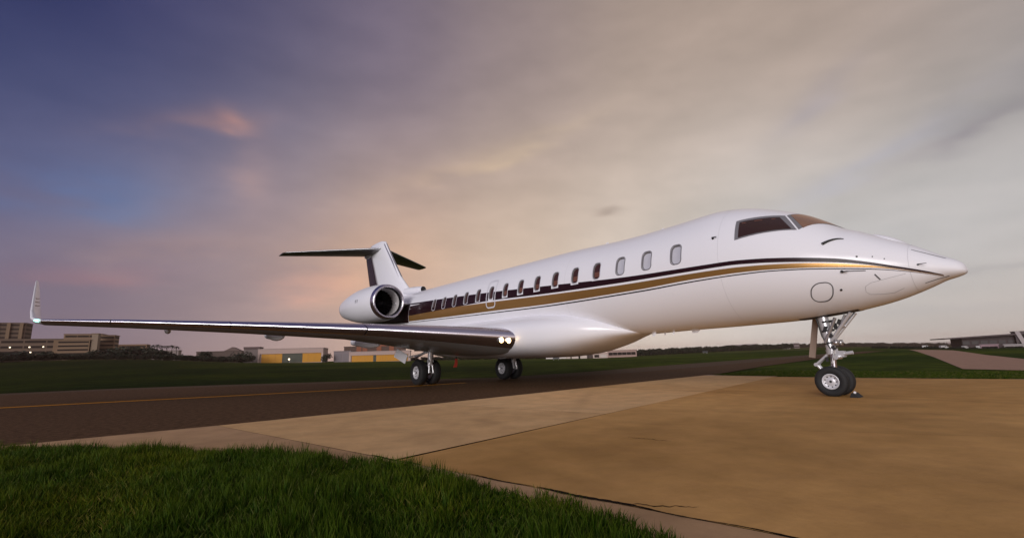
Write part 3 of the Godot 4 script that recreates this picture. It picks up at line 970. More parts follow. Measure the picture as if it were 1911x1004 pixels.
# ------------------------------------------------------------------ landing gear
func wheel(parent: Node, s: float, r: float, z: float, w: float, outward: float, m_rim := 0.52) -> void:
	var c := V(s, r - 0.008, z)
	var ax := Vector3(0, 0, outward)
	var k := w * 0.5
	var b := r * m_rim
	put("tyre", lathe_mesh(c, ax, [[-k * 0.7, b], [-k * 0.95, b * 1.12], [-k, r * 0.78], [-k * 0.9, r * 0.91], [-k * 0.62, r * 0.975], [-k * 0.25, r], [k * 0.25, r], [k * 0.62, r * 0.975], [k * 0.9, r * 0.91], [k, r * 0.78], [k * 0.95, b * 1.12], [k * 0.7, b]], 44), M.tyre, parent)
	var st := begin()
	for sg in [1.0, -1.0]:
		lathe(st, c, ax, [[sg * k * 0.66, b], [sg * k * 0.86, b * 0.98], [sg * k * 0.80, b * 0.86], [sg * k * 0.55, b * 0.80], [sg * k * 0.50, b * 0.50], [sg * k * 0.62, b * 0.40], [sg * k * 0.66, b * 0.22], [sg * k * 0.66, 0.001]], 32, sg < 0)
	put("wheel_rim", done(st), M.rim, parent)
	var hs := begin()
	for i in 9:
		var t := TAU * i / 9.0
		var q := c + ax * k * 0.545 + Vector3(cos(t), sin(t), 0) * b * 0.66
		tube(hs, q - ax * 0.01, q + ax * 0.012, b * 0.075, -1.0, 8)
	tube(hs, c + ax * k * 0.6, c + ax * (k * 0.70), b * 0.16, -1.0, 12)
	put("rim_holes", done(hs), M.dark, parent)

func nose_gear() -> void:
	var g := Node3D.new()
	g.name = "nose_gear"
	jet.add_child(g)
	for z in [0.19, -0.19]: wheel(g, 2.2, 0.288, z, 0.185, signf(z))
	put("axle", tube_mesh(V(2.2, 0.28, -0.2), V(2.2, 0.28, 0.2), 0.05), M.gear, g)
	var st := begin()
	tube(st, V(2.18, 0.86, 0), V(2.26, 1.60, 0), 0.085, 0.10)
	tube(st, V(2.17, 0.80, 0), V(2.18, 0.90, 0), 0.105)
	put("strut", done(st), M.gear, g)
	put("piston", tube_mesh(V(2.19, 0.24, 0), V(2.17, 0.84, 0), 0.052), M.chrome, g)
	var br := begin()
	for z in [-0.10, 0.10]:
		tube(br, V(2.14, 1.06, z * 0.6), V(1.72, 1.585, z * 1.5), 0.032)
	tube(br, V(1.92, 1.33, -0.13), V(1.92, 1.33, 0.13), 0.022)
	tube(br, V(2.05, 1.22, 0.0), V(1.86, 1.55, 0.0), 0.022)
	put("drag_brace", done(br), M.gear, g)
	var tl := begin()
	for z in [-0.05, 0.05]:
		tube(tl, V(2.25, 0.80, z * 0.5), V(2.47, 0.60, z), 0.024)
		tube(tl, V(2.47, 0.60, z), V(2.27, 0.34, z * 0.5), 0.024)
	tube(tl, V(2.47, 0.60, -0.09), V(2.47, 0.60, 0.09), 0.035)
	put("torque_link", done(tl), M.gear, g)
	var ar := begin()
	box(ar, V(2.06, 0.80, 0), Vector3(0.20, 0.12, 0.14))
	tube(ar, V(2.0, 0.80, 0.02), V(1.82, 0.825, 0.02), 0.035)
	tube(ar, V(2.08, 0.74, -0.12), V(2.08, 0.74, 0.16), 0.045)
	put("steering_unit", done(ar), M.gear, g)
	for z in [-0.13, 0.13]:
		put("taxi_light", lathe_mesh(V(2.06, 1.02, z), Vector3(1, 0, 0), [[-0.04, 0.02], [0.0, 0.055], [0.05, 0.06], [0.052, 0.001]], 18), M.steel, g)
	var hose := begin()
	for k in 5:
		var z := -0.08 + 0.04 * k
		tube(hose, V(2.30 + 0.012 * k, 1.55, z), V(2.28, 1.15, z * 1.2), 0.012, -1.0, 6)
		tube(hose, V(2.28, 1.15, z * 1.2), V(2.23 - 0.02 * k, 0.86, z), 0.011, -1.0, 6)
	put("hydraulic_hoses", done(hose), M.dark, g)
	var fit := begin()
	for k in [[2.20, 1.30, 0.09, 0.05, 0.10, 0.08], [2.12, 1.16, 0.10, 0.07, 0.06, 0.05], [2.27, 1.08, -0.08, 0.06, 0.12, 0.06], [2.10, 0.92, 0.12, 0.08, 0.05, 0.06], [2.26, 0.70, 0.07, 0.04, 0.09, 0.05], [1.96, 1.42, 0.06, 0.10, 0.05, 0.06], [2.05, 1.34, 0.0, 0.12, 0.06, 0.05], [2.22, 0.52, 0.09, 0.05, 0.10, 0.05]]:
		box(fit, V(k[0], k[1], k[2]), Vector3(k[3], k[4], k[5]), Basis(Vector3(0, 0, 1), k[0] * 7.0))
	for k in [[1.0, 0.11], [1.24, 0.115], [1.42, 0.11]]:
		tube(fit, V(2.19, k[0], 0), V(2.195, k[0] + 0.035, 0), k[1])
	put("gear_fittings", done(fit), M.dark, g)
	var act := begin()
	tube(act, V(2.24, 1.02, 0.10), V(2.0, 1.50, 0.12), 0.03)
	tube(act, V(2.24, 1.02, -0.10), V(2.36, 1.50, -0.12), 0.026)
	tube(act, V(2.10, 0.90, 0.13), V(2.16, 0.62, 0.14), 0.018, -1.0, 8)
	put("retraction_jack", done(act), M.steel, g)
	var dr := begin()
	var dp := []
	for z in [-0.335, -0.36]:
		var zr := PackedVector3Array([V(2.44, 1.52, z), V(2.55, 1.53, z), V(2.74, 0.74, z - 0.05), V(2.62, 0.72, z - 0.05)])
		dp.append(zr)
	sheet(dr, dp, true, false, -1)
	cap(dr, dp[0], true)
	cap(dr, dp[1])
	put("gear_door", done(dr), M.shaded_tan, g)
	put("gear_well", patch([Vector2(1.58, -PI * 0.5 - 0.22), Vector2(2.62, -PI * 0.5 - 0.19), Vector2(2.62, -PI * 0.5 + 0.19), Vector2(1.58, -PI * 0.5 + 0.22)], 0.004, 1.0), M.dark, g)

func main_gear(side: float) -> void:
	var g := Node3D.new()
	g.name = "main_gear" + ("_001" if side < 0 else "")
	jet.add_child(g)
	var zc := 2.03 * side
	for dz in [0.28, -0.28]: wheel(g, 15.09, 0.475, zc + dz, 0.32, signf(dz), 0.50)
	put("axle", tube_mesh(V(15.09, 0.46, zc - 0.30), V(15.09, 0.46, zc + 0.30), 0.07), M.gear, g)
	var st := begin()
	tube(st, V(14.66, 1.55, zc), V(14.72, 0.98, zc), 0.10, 0.11)
	tube(st, V(14.72, 1.02, zc), V(14.76, 0.72, zc), 0.085, 0.10)
	tube(st, V(14.73, 0.88, zc - 0.10), V(14.73, 0.88, zc + 0.10), 0.07)
	put("strut", done(st), M.gear, g)
	var tr := begin()
	for z in [-0.09, 0.09]:
		tube(tr, V(14.70, 0.74, zc + z * 0.7), V(15.09, 0.46, zc + z * 1.2), 0.055)
		tube(tr, V(14.70, 0.74, zc + z * 0.7), V(14.66, 0.45, zc + z), 0.04)
	tube(tr, V(14.66, 0.45, zc - 0.1), V(15.05, 0.42, zc), 0.04)
	put("trailing_arm", done(tr), M.gear, g)
	put("drag_brace", tube_mesh(V(14.75, 1.30, zc), V(15.75, 1.02, zc + 0.10 * side), 0.05), M.gear, g)
	put("side_brace", tube_mesh(V(14.74, 1.18, zc), V(14.9, 1.45, zc - 0.75 * side), 0.045), M.gear, g)
	var b := Basis(Vector3(0, 1, 0), 0.35 * side) * Basis(Vector3(0, 0, 1), -0.45)
	put("gear_door", box_mesh(V(15.45, 1.10, zc + 0.85 * side), Vector3(0.62, 0.34, 0.03), b), M.white, g)
	put("door_link", tube_mesh(V(15.2, 1.05, zc + 0.65 * side), V(14.85, 1.2, zc + 0.05 * side), 0.03), M.gear, g)
	put("gear_well", box_mesh(V(15.1, 1.42, zc - 0.45 * side), Vector3(1.1, 0.30, 1.3)), M.dark, g)

func build_jet() -> void:
	jet = thing("business_jet", Vector3(-JX, 0, 0))
	tag(jet, "white twin engine business jet with maroon, gold and black stripes", "airplane")
	fuselage()
	cockpit()
	wings()
	body_fairing()
	tail()
	engine(1.0)
	engine(-1.0)
	nose_gear()
	main_gear(1.0)
	main_gear(-1.0)

# ------------------------------------------------------------------ ground
func tinted(pts: PackedVector2Array, y0: float, y1: float, sd: int, lo: Color, hi: Color, freq: float) -> ArrayMesh:
	# a slab of polygonal outline, its top a fine grid tinted by soft noise
	var f := FastNoiseLite.new()
	f.seed = sd
	f.frequency = freq
	f.fractal_octaves = 4
	var st := begin()
	st.set_smooth_group(0)
	var r := Rect2(pts[0], Vector2.ZERO)
	for p in pts: r = r.expand(p)
	var n := 90
	for i in n:
		for j in n:
			var cell := PackedVector2Array()
			for q in [Vector2(i, j), Vector2(i + 1, j), Vector2(i + 1, j + 1), Vector2(i, j + 1)]: cell.append(r.position + r.size * q / n)
			for poly in Geometry2D.intersect_polygons(cell, pts):
				var t := Geometry2D.triangulate_polygon(poly)
				for k in range(0, t.size(), 3):
					var tr := [poly[t[k]], poly[t[k + 1]], poly[t[k + 2]]]
					if (tr[1] - tr[0]).cross(tr[2] - tr[0]) < 0.0: tr.reverse()
					for q in tr:
						var worn := 0.0
						for m in STAINS:
							# tyre scuffs and spills: [x, z, half length, half width, turn, strength]
							var d: Vector2 = (q - Vector2(m[0], m[1])).rotated(-m[4])
							d.y += d.x * d.x * 0.012
							worn = maxf(worn, m[5] * exp(-pow(d.x / m[2], 4.0) - pow(d.y / m[3], 2.0)))
						var a := clampf(f.get_noise_2d(q.x, q.y * 0.6) * 0.8 + f.get_noise_2d(q.x * 5.0 + 40.0, q.y * 3.0) * 0.35 + 0.55, 0, 1)
						st.set_color(lo.lerp(hi, a) * (1.0 - worn))
						st.set_normal(Vector3.UP)
						st.add_vertex(Vector3(q.x, y1, q.y))
	st.set_color(lo * 0.5)
	for i in pts.size():
		var a := pts[i]
		var b := pts[(i + 1) % pts.size()]
		var nn := Vector3(b.y - a.y, 0, a.x - b.x).normalized()
		for v in [Vector3(a.x, y1, a.y), Vector3(b.x, y1, b.y), Vector3(b.x, y0, b.y), Vector3(a.x, y1, a.y), Vector3(b.x, y0, b.y), Vector3(a.x, y0, a.y)]:
			st.set_normal(nn)
			st.add_vertex(v)
	return st.commit()

const STAINS := [[-4.6, 0.25, 7.0, 0.16, 0.03, 0.16], [-4.4, -0.25, 7.0, 0.15, 0.03, 0.14], [-2.0, 3.2, 5.0, 0.14, -0.5, 0.10], [-1.2, 4.6, 4.0, 0.12, -0.42, 0.08], [-5.8, 3.4, 2.6, 0.13, 0.9, 0.12], [-2.6, 5.9, 0.35, 0.22, 0.4, 0.20], [-1.0, 1.4, 0.5, 0.3, -0.3, 0.14], [-4.9, 6.6, 0.5, 0.16, 0.2, 0.16],
	[-0.4, 6.0, 1.8, 0.5, 0.15, 0.12], [-1.9, 7.3, 1.2, 0.35, 0.1, 0.13], [-2.9, 0.6, 0.7, 0.4, 0.0, 0.12], [-6.3, -1.0, 1.4, 0.3, 0.7, 0.10], [0.6, 3.6, 2.2, 0.4, 0.3, 0.10], [-3.9, 7.9, 0.8, 0.3, 0.0, 0.14], [-1.4, 8.2, 1.0, 0.14, 0.18, 0.22]]

func ground() -> void:
	# grass field: rings about the viewpoint's foot, out to the horizon, with the land's gentle rise and fall
	M.field = ground_mat(Color(0.80, 0.90, 0.75), 1.0, 0.012, 0.55, 1.0, 0.035, 3, 3.0)
	var st := begin()
	var rows := []
	var f := FastNoiseLite.new()
	f.seed = 21
	f.frequency = 0.035
	f.fractal_octaves = 4
	var R := 0.6
	var cols := []
	while R < 3200.0:
		var r := PackedVector3Array()
		for j in 180:
			var a := TAU * j / 180.0
			var x := 1.18 + R * sin(a)
			var z := 10.9 - R * cos(a)
			r.append(Vector3(x, land(x, z) - 0.035, z))
		rows.append(r)
		R *= 1.06
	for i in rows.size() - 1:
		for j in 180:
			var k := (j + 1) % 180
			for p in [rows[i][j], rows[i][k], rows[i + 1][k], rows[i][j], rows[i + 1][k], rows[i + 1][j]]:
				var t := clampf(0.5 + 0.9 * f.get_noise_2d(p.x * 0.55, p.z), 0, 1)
				st.set_color(Color(0.044, 0.074, 0.007).lerp(Color(0.140, 0.160, 0.016), t) * lerpf(1.0, 0.45, smoothstep(-70.0, 15.0, p.z) * smoothstep(-18.0, -30.0, p.x)))  # far-left grass darkened in its colour, painting in the lens vignette
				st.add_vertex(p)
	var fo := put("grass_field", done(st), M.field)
	tag(fo, "mown green airfield grass reaching to the horizon", "", "", "structure")

	M.asphalt = ground_mat(Color(1.0, 0.90, 0.82), 0.85, 0.03, 0.6, 1.0, 0.22, 5, 2.0)
	M.concrete = ground_mat(Color(1.0, 1.0, 1.0), 0.8, 0.012, 0.88, 1.0, 0.13, 7, 0.4)
	M.concrete.metallic_specular = 0.15
	# taxiway under the wing
	var far_edge := [Vector2(-34, 40), Vector2(-31, 22), Vector2(-29, 15), Vector2(-28, 11.5), Vector2(-25, 7.6), Vector2(-21.6, 3.8), Vector2(-18.9, 1.0), Vector2(-14.6, -1.9), Vector2(-13.3, -7.3), Vector2(-13.8, -16.8), Vector2(-16.6, -40), Vector2(-22, -85)]
	var near_edge := [Vector2(-4, 40), Vector2(-4, 22), Vector2(-4, 15), Vector2(-4, 11.5), Vector2(-4, 8), Vector2(-4, 4), Vector2(-4, 1), Vector2(-5, -2.5), Vector2(-8.52, -7.1), Vector2(-10.4, -15.6), Vector2(-14.4, -40), Vector2(-20.6, -85)]
	M.asphalt2 = M.asphalt.duplicate()
	M.asphalt2.albedo_color = Color(0.16, 0.092, 0.050).linear_to_srgb()
	ground_strip("taxiway", far_edge, near_edge, M.asphalt2, -0.006, 6, "dark brown asphalt taxiway under the aircraft's wing")
	var sh := []
	var off := [7.0, 5.0, 2.5, 2.5, 2.2, 2.2, 2.4, 2.6, 3.4, 4.2, 3.4, 1.5]
	for i in far_edge.size(): sh.append(far_edge[i] + Vector2(-off[i], -0.6 if i > 3 else 0.0))
	M.shoulder = M.asphalt.duplicate()
	M.shoulder.albedo_color = Color(0.17, 0.115, 0.075).linear_to_srgb()
	ground_strip("taxiway_shoulder", sh, far_edge, M.shoulder, -0.012, 6, "tan shoulder strip along the far edge of the taxiway")
	var yl := [Vector2(-19.6, 20), Vector2(-18.5, 13.6), Vector2(-17.7, 11.0), Vector2(-16.76, 8.4), Vector2(-15.75, 5.0), Vector2(-15.1, 2.6), Vector2(-14.8, 0.5)]
	var yr := []
	for p in yl: yr.append(p + Vector2(0.36, 0.06))
	M.line_paint = ground_mat(Color(0.85, 0.36, 0.02), 0.7, 0.05, 0.6, 1.0, 0.8, 9)
	ground_strip("yellow_centre_line", yl, yr, M.line_paint, -0.001, 5, "faded yellow guide line painted along the taxiway")

	# concrete apron: slabs with open joints over the asphalt
	var apron := Node3D.new()
	apron.name = "concrete_apron"
	add_child(apron)
	tag(apron, "warm beige concrete apron slabs under the nose wheel", "", "", "structure")
	var ax := func(z: float) -> float: return -3.3 - (8.8 - z) * 0.170      # long joint
	var bz := func(x: float) -> float: return 8.85 - 0.185 * (x + 3.63)     # near joint
	var ex := func(z: float) -> float: return -8.0 - 0.045 * clampf(7.0 - z, 0.0, 20.0) - 0.03 * maxf(z - 7.0, 0.0)
	var g := 0.017
	var fz := -6.55
	var mid := func(x: float) -> float: return 5.25 - 0.185 * (x + 5.6)
	var slabs := [
		[Vector2(ex.call(fz), fz), Vector2(ax.call(fz) - g, fz), Vector2(ax.call(4.83) - g, 4.82), Vector2(ex.call(5.68), 5.68)],
		[Vector2(ex.call(5.69), 5.69), Vector2(ax.call(4.83) - g, 4.832), Vector2(-3.32 - g, bz.call(-3.3) - 0.004), Vector2(-8.05, bz.call(-8.05) - 0.003)],
		[Vector2(ax.call(fz) + g, fz + 0.4), Vector2(1.6, fz + 0.1), Vector2(3.2, bz.call(3.2) - 0.005), Vector2(-3.3 + g, bz.call(-3.3) - 0.005)],
		[Vector2(1.625, fz + 0.1), Vector2(9.5, fz - 0.4), Vector2(10.5, bz.call(10.5) - 0.005), Vector2(3.225, bz.call(3.2) - 0.005)],
		[Vector2(-8.06, bz.call(-8.06) + 0.003), Vector2(-3.33, bz.call(-3.33) + 0.004), Vector2(-2.4, 14.0), Vector2(-8.3, 15.5)],
		[Vector2(-3.31, bz.call(-3.31) + 0.005), Vector2(3.2, bz.call(3.2) + 0.005), Vector2(4.2, 13.0), Vector2(-2.385, 14.0)],
		[Vector2(3.225, bz.call(3.2) + 0.005), Vector2(10.5, bz.call(10.5) + 0.005), Vector2(11.5, 12.0), Vector2(4.215, 13.0)],
		[Vector2(ex.call(fz), fz - 0.012), Vector2(ex.call(fz) + 0.02, fz - 0.28), Vector2(-6.4, fz + 0.32), Vector2(-3.4, fz + 0.62), Vector2(-2.0, fz + 0.5), Vector2(1.6, fz - 0.3), Vector2(9.5, fz - 1.1), Vector2(9.5, fz - 0.42), Vector2(1.6, fz + 0.085), Vector2(ax.call(fz) + g, fz + 0.388), Vector2(ax.call(fz) - g, fz - 0.012)],
	]
	for i in slabs.size():
		var lo := Color(0.455, 0.252, 0.084)
		var hi := Color(0.63, 0.362, 0.132)
		if i < 2:
			lo = Color(0.63, 0.395, 0.185)
			hi = Color(0.77, 0.50, 0.25)
		if i == 4 or i == 5:
			lo = Color(0.44, 0.275, 0.145)
			hi = Color(0.56, 0.36, 0.20)
		if i == 7:
			lo = Color(0.50, 0.37, 0.28)
			hi = Color(0.58, 0.44, 0.34)
			continue_slab(apron, slabs[i], lo, hi)
			continue
		put("slab", tinted(PackedVector2Array(slabs[i]), -0.12, 0.0, 30 + i, lo, hi, 0.16), M.concrete, apron)
	# ragged dark sealant left in the near joint, and a few hairline cracks
	rng.seed = 5
	for run in [[-3.72, -2.92, 0.020], [-2.30, -1.62, 0.012], [-1.60, -0.62, 0.028], [-0.16, 1.6, 0.024], [-0.9, 0.15, 0.008]]:
		var tar := begin()
		var a1 := PackedVector3Array()
		var a2 := PackedVector3Array()
		for i in 41:
			var t := i / 40.0
			var x := lerpf(run[0], run[1], t)
			var w: float = run[2] * (0.25 + 0.75 * sin(PI * t)) * rng.randf_range(0.45, 1.15) + 0.002
			var z: float = bz.call(x) + 0.012 * sin(x * 9.0)
			a1.append(Vector3(x, 0.004, z - w))
			a2.append(Vector3(x, 0.004, z + w * 0.8))
		sheet(tar, [a1, a2], false, true)
		put("joint_sealant", done(tar), M.tar, apron)
	for cr in [[Vector2(-2.15, 9.0), Vector2(-1.75, 8.86), 0.014], [Vector2(-1.75, 8.95), Vector2(-1.2, 8.72), 0.010], [Vector2(-0.9, 8.36), Vector2(-0.55, 8.05), 0.010], [Vector2(-6.9, 10.9), Vector2(-4.0, 8.98), 0.004], [Vector2(-2.4, 6.35), Vector2(-1.9, 6.2), 0.010], [Vector2(-4.9, 2.1), Vector2(-3.9, -2.4), 0.004], [Vector2(-1.7, 5.0), Vector2(0.9, 3.7), 0.003]]:
		var ck := begin()
		var a1 := PackedVector3Array()
		var a2 := PackedVector3Array()
		var across: Vector2 = (cr[1] - cr[0]).normalized().orthogonal()
		var wander := 0.0
		for i in 25:
			var t := i / 24.0
			wander += rng.randf_range(-0.018, 0.018)
			var p: Vector2 = cr[0].lerp(cr[1], t) + across * wander
			var w: float = cr[2] * rng.randf_range(0.3, 1.0) * (0.2 + 0.8 * sin(PI * t))
			a1.append(Vector3(p.x + across.x * w, 0.003, p.y + across.y * w))
			a2.append(Vector3(p.x - across.x * w, 0.003, p.y - across.y * w))
		sheet(ck, [a1, a2])
		put("crack", done(ck), M.tar, apron)
	# concrete road crossing the grass behind the nose
	M.road = M.concrete.duplicate()
	M.road.albedo_color = Color(0.42, 0.26, 0.185).linear_to_srgb()
	ground_strip("concrete_road", [Vector2(9, -11.4), Vector2(-0.5, -11.95), Vector2(-2.1, -13.04), Vector2(-6.0, -32), Vector2(-14.5, -72), Vector2(-23.9, -116)], [Vector2(9, -23), Vector2(4, -24.5), Vector2(-1.44, -25.8), Vector2(-4.2, -38), Vector2(-11.1, -74), Vector2(-22.9, -116)], M.road, -0.02, 6, "pinkish concrete road between the grass behind the nose wheel")
	for r in [[-300.0, 72.0, -250.0, 30.0, 3.0], [-270.0, 22.0, -262.0, -14.0, 2.0], [-60.0, -110.0, -24.0, -190.0, 2.5]]:
		var a := Vector2(r[0], r[1])
		var b := Vector2(r[2], r[3])
		var n = (b - a).normalized().orthogonal() * r[4]
		ground_strip("far_pavement", [a - n, b - n], [a + n, b + n], M.road, 0.35, 12, "pale strip of pavement far out across the grass")
	# soil of the verge in the foreground
	var verge := PackedVector2Array(VERGE)
	put("verge_soil", tinted(verge, -0.02, 0.012, 70, Color(0.016, 0.018, 0.006), Color(0.03, 0.035, 0.010), 0.8), M.field, self)
	tag(get_node("verge_soil"), "dark soil under the tall grass in front", "", "", "structure")

func continue_slab(apron: Node, pts: Array, lo: Color, hi: Color) -> void:
	put("slab", tinted(PackedVector2Array(pts), -0.12, 0.0, 44, lo, hi, 0.3), M.concrete, apron)

const VERGE := [Vector2(-9.4, 14.6), Vector2(-8.2, 12.55), Vector2(-7.0, 11.55), Vector2(-5.8, 10.65), Vector2(-4.9, 9.95), Vector2(-4.1, 9.45), Vector2(-3.2, 9.05), Vector2(-2.4, 8.86), Vector2(-1.8, 8.84), Vector2(-1.2, 8.72), Vector2(-0.7, 8.66), Vector2(-0.3, 8.75), Vector2(0.0, 9.0), Vector2(0.3, 9.5), Vector2(0.6, 10.2), Vector2(1.0, 12.0), Vector2(0.5, 15.0), Vector2(-4, 17.0)]

func tuft_mesh(blades: int, sd: int, h: float) -> ArrayMesh:
	rng.seed = sd
	var st := begin()
	for b in blades:
		var a := rng.randf() * TAU
		var root := Vector3(cos(a), 0, sin(a)) * rng.randf() * 0.035
		var hh := h * rng.randf_range(0.55, 1.15)
		var lean := Vector3(cos(a + rng.randf_range(-0.7, 0.7)), 0, sin(a + rng.randf_range(-0.7, 0.7))) * hh * rng.randf_range(0.08, 0.55)
		var w := Vector3(-sin(a * 1.7), 0, cos(a * 1.7)) * rng.randf_range(0.0016, 0.0034)
		var g := rng.randf()
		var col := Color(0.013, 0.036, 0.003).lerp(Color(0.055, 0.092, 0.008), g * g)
		if rng.randf() < 0.06: col = Color(0.15, 0.14, 0.05)
		var p0 := root
		var p1 := root + Vector3(0, hh * 0.55, 0) + lean * 0.28
		var p2 := root + Vector3(0, hh * 0.95, 0) + lean
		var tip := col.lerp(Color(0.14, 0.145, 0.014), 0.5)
		st.set_smooth_group(b)
		for q in [[p0 - w, col], [p0 + w, col], [p1 + w * 0.8, col], [p0 - w, col], [p1 + w * 0.8, col], [p1 - w * 0.8, col], [p1 - w * 0.8, col], [p1 + w * 0.8, col], [p2, tip]]:
			st.set_color(q[1])
			st.add_vertex(q[0])
	return done(st)

func grass() -> void:
	var m := mat(Color(1, 1, 1), 0.55)
	m.vertex_color_use_as_albedo = true
	m.metallic_specular = 0.2
	m.backlight_enabled = true
	m.backlight = Color(0.20, 0.23, 0.08)
	var verge := PackedVector2Array(VERGE)
	var f := FastNoiseLite.new()
	f.seed = 4
	f.frequency = 0.9
	var spots := []
	rng.seed = 77
	var tries := 0
	while spots.size() < 34000 and tries < 170000:
		tries += 1
		var p := Vector2(rng.randf_range(-9.4, 1.0), rng.randf_range(8.6, 15.0))
		var d2 := p.distance_to(Vector2(1.18, 10.9))
		if d2 < 0.75: continue
		if rng.randf() > clampf(1.25 - d2 * 0.075, 0.28, 1.0): continue
		var fwd := (p.x - 1.18) * -0.7748 + (p.y - 10.9) * -0.6322
		if fwd < -0.3: continue
		if not Geometry2D.is_point_in_polygon(p, verge):
			# stragglers over the edge
			if rng.randf() > 0.4: continue
			var near := false
			for i in 6:
				if Geometry2D.is_point_in_polygon(p + Vector2.from_angle(i * TAU / 6.0) * (0.04 + 0.24 * absf(f.get_noise_2d(p.x * 1.3, p.y * 1.3 + 9.0))), verge): near = true
			if not near: continue
		spots.append(p)
	var total := MultiMeshInstance3D.new()
	var kinds := []
	for k in 3:
		var mm := MultiMesh.new()
		mm.transform_format = MultiMesh.TRANSFORM_3D
		mm.use_colors = true
		mm.mesh = tuft_mesh(10, 300 + k, [0.10, 0.125, 0.08][k])
		var mine := []
		for i in range(k, spots.size(), 3): mine.append(spots[i])
		mm.instance_count = mine.size()
		for i in mine.size():
			var p: Vector2 = mine[i]
			var n := f.get_noise_2d(p.x, p.y)
			var sc := clampf(0.95 + n * 0.9, 0.4, 1.8) * rng.randf_range(0.75, 1.25)
			var b := Basis(Vector3.UP, rng.randf() * TAU).scaled(Vector3(1.15, sc, 1.15))
			mm.set_instance_transform(i, Transform3D(b, Vector3(p.x, 0.01, p.y)))
			var dry := clampf(f.get_noise_2d(p.x * 0.5 + 30.0, p.y * 0.5) * 1.2 + rng.randf_range(-0.25, 0.3), 0.0, 1.0)
			mm.set_instance_color(i, Color(0.8, 0.95, 0.8).lerp(Color(2.0, 1.6, 1.0), dry))
		kinds.append(mm)
	for k in 3:
		var o := MultiMeshInstance3D.new()
		o.name = numbered("verge_grass")
		o.multimesh = kinds[k]
		o.material_override = m
		add_child(o)
		tag(o, ["tall green grass blades of the verge in front of the apron", "longest upright grass blades of the verge in front", "short grass blades low in the verge in front"][k], "grass", "", "stuff")
	# ragged grass along the far edges of the apron
	var m2 = m.duplicate()
	m2.albedo_color = Color(1, 1, 1)
	var mm2 := MultiMesh.new()
	mm2.transform_format = MultiMesh.TRANSFORM_3D
	mm2.use_colors = true
	mm2.mesh = kinds[0].mesh
	var list := []
	for i in 5200:
		var t := rng.randf()
		var x := lerpf(-8.4, 4.0, t)
		var edge := -6.85 + (0.6 * smoothstep(-8.4, -4.0, x)) - 0.18 * maxf(x + 3.0, 0.0)
		var z := edge - pow(rng.randf(), 1.6) * 4.4
		if x < -8.5 - (edge - z) * 0.2: continue
		list.append(Vector2(x, z))
	mm2.instance_count = list.size()
	for i in list.size():
		var b := Basis(Vector3.UP, rng.randf() * TAU).scaled(Vector3(2.2, rng.randf_range(0.5, 1.1), 2.2))
		mm2.set_instance_transform(i, Transform3D(b, Vector3(list[i].x, -0.035, list[i].y)))
		mm2.set_instance_color(i, Color(0.9, 0.9, 0.9).lerp(Color(1.5, 1.25, 1.0), rng.randf() * rng.randf()))
	var o2 := MultiMeshInstance3D.new()
	o2.name = numbered("apron_edge_grass")
	o2.multimesh = mm2
	o2.material_override = m2
	add_child(o2)
	tag(o2, "short grass growing along the far edge of the apron", "grass", "", "stuff")

# ------------------------------------------------------------------ buildings and trees in the distance
func building(called: String, label: String, pos: Vector3, yaw: float, size: Vector3, wall: Color, roof: Color, floors := 0, bays := 0, rough := 0.8) -> Node3D:
	var o := thing(called, Vector3(pos.x, land(pos.x, pos.z), pos.z), deg_to_rad(yaw))
	tag(o, label, "building")
	var wm := mat(wall, rough)
	put("wall", box_mesh(Vector3(0, size.y * 0.5 - 0.5, -size.z * 0.5), Vector3(size.x, size.y + 1.0, size.z)), wm, o)
	put("roof", box_mesh(Vector3(0, size.y + 0.2, -size.z * 0.5), Vector3(size.x + 0.6, 0.4, size.z + 0.6)), mat(roof, 0.8), o)
	if floors > 0:
		var fh := size.y / floors
		for k in floors:
			for b in maxi(bays, 1):
				var w := size.x * 0.94 / maxi(bays, 1)
				var x := -size.x * 0.47 + w * (b + 0.5)
				put("window_band", box_mesh(Vector3(x, fh * (k + 0.52), 0.02), Vector3(w * (0.94 if bays > 1 else 1.0), fh * 0.42, 0.16)), M.pane, o)
				put("window_sill", box_mesh(Vector3(x, fh * (k + 0.28), 0.12), Vector3(w, fh * 0.06, 0.3)), wm, o)
			# the right hand side wall shows its windows too
			put("window_band", box_mesh(Vector3(size.x * 0.5 + 0.02, fh * (k + 0.52), -size.z * 0.5), Vector3(0.16, fh * 0.42, size.z * 0.86)), M.pane, o)
	return o

func leaf_crown(sd: int, rx: float, ry: float, n: int, size: float) -> ArrayMesh:
	rng.seed = sd
	var st := begin()
	var lobes := []
	for i in 7: lobes.append([Vector3(rng.randf_range(-0.55, 0.55) * rx, rng.randf_range(-0.35, 0.5) * ry, rng.randf_range(-0.55, 0.55) * rx), rng.randf_range(0.45, 0.7)])
	for i in n:
		var l: Array = lobes[rng.randi() % lobes.size()]
		var d := Vector3(rng.randfn(), rng.randfn(), rng.randfn()).normalized()
		var p: Vector3 = l[0] + Vector3(d.x * rx, d.y * ry, d.z * rx) * l[1] * pow(rng.randf(), 0.35)
		var u := Vector3(rng.randfn(), rng.randfn() * 0.6, rng.randfn()).normalized() * size * rng.randf_range(0.5, 1.2)
		var v := u.cross(Vector3(rng.randfn(), rng.randfn(), rng.randfn()).normalized()).normalized() * size * rng.randf_range(0.4, 0.9)
		var g := rng.randf()
		st.set_color(Color(0.007, 0.012, 0.006).lerp(Color(0.020, 0.025, 0.010), g))
		st.set_smooth_group(-1)
		tri(st, p - u, p + v, p + u)
		tri(st, p - u, p + u, p - v)
	return done(st)

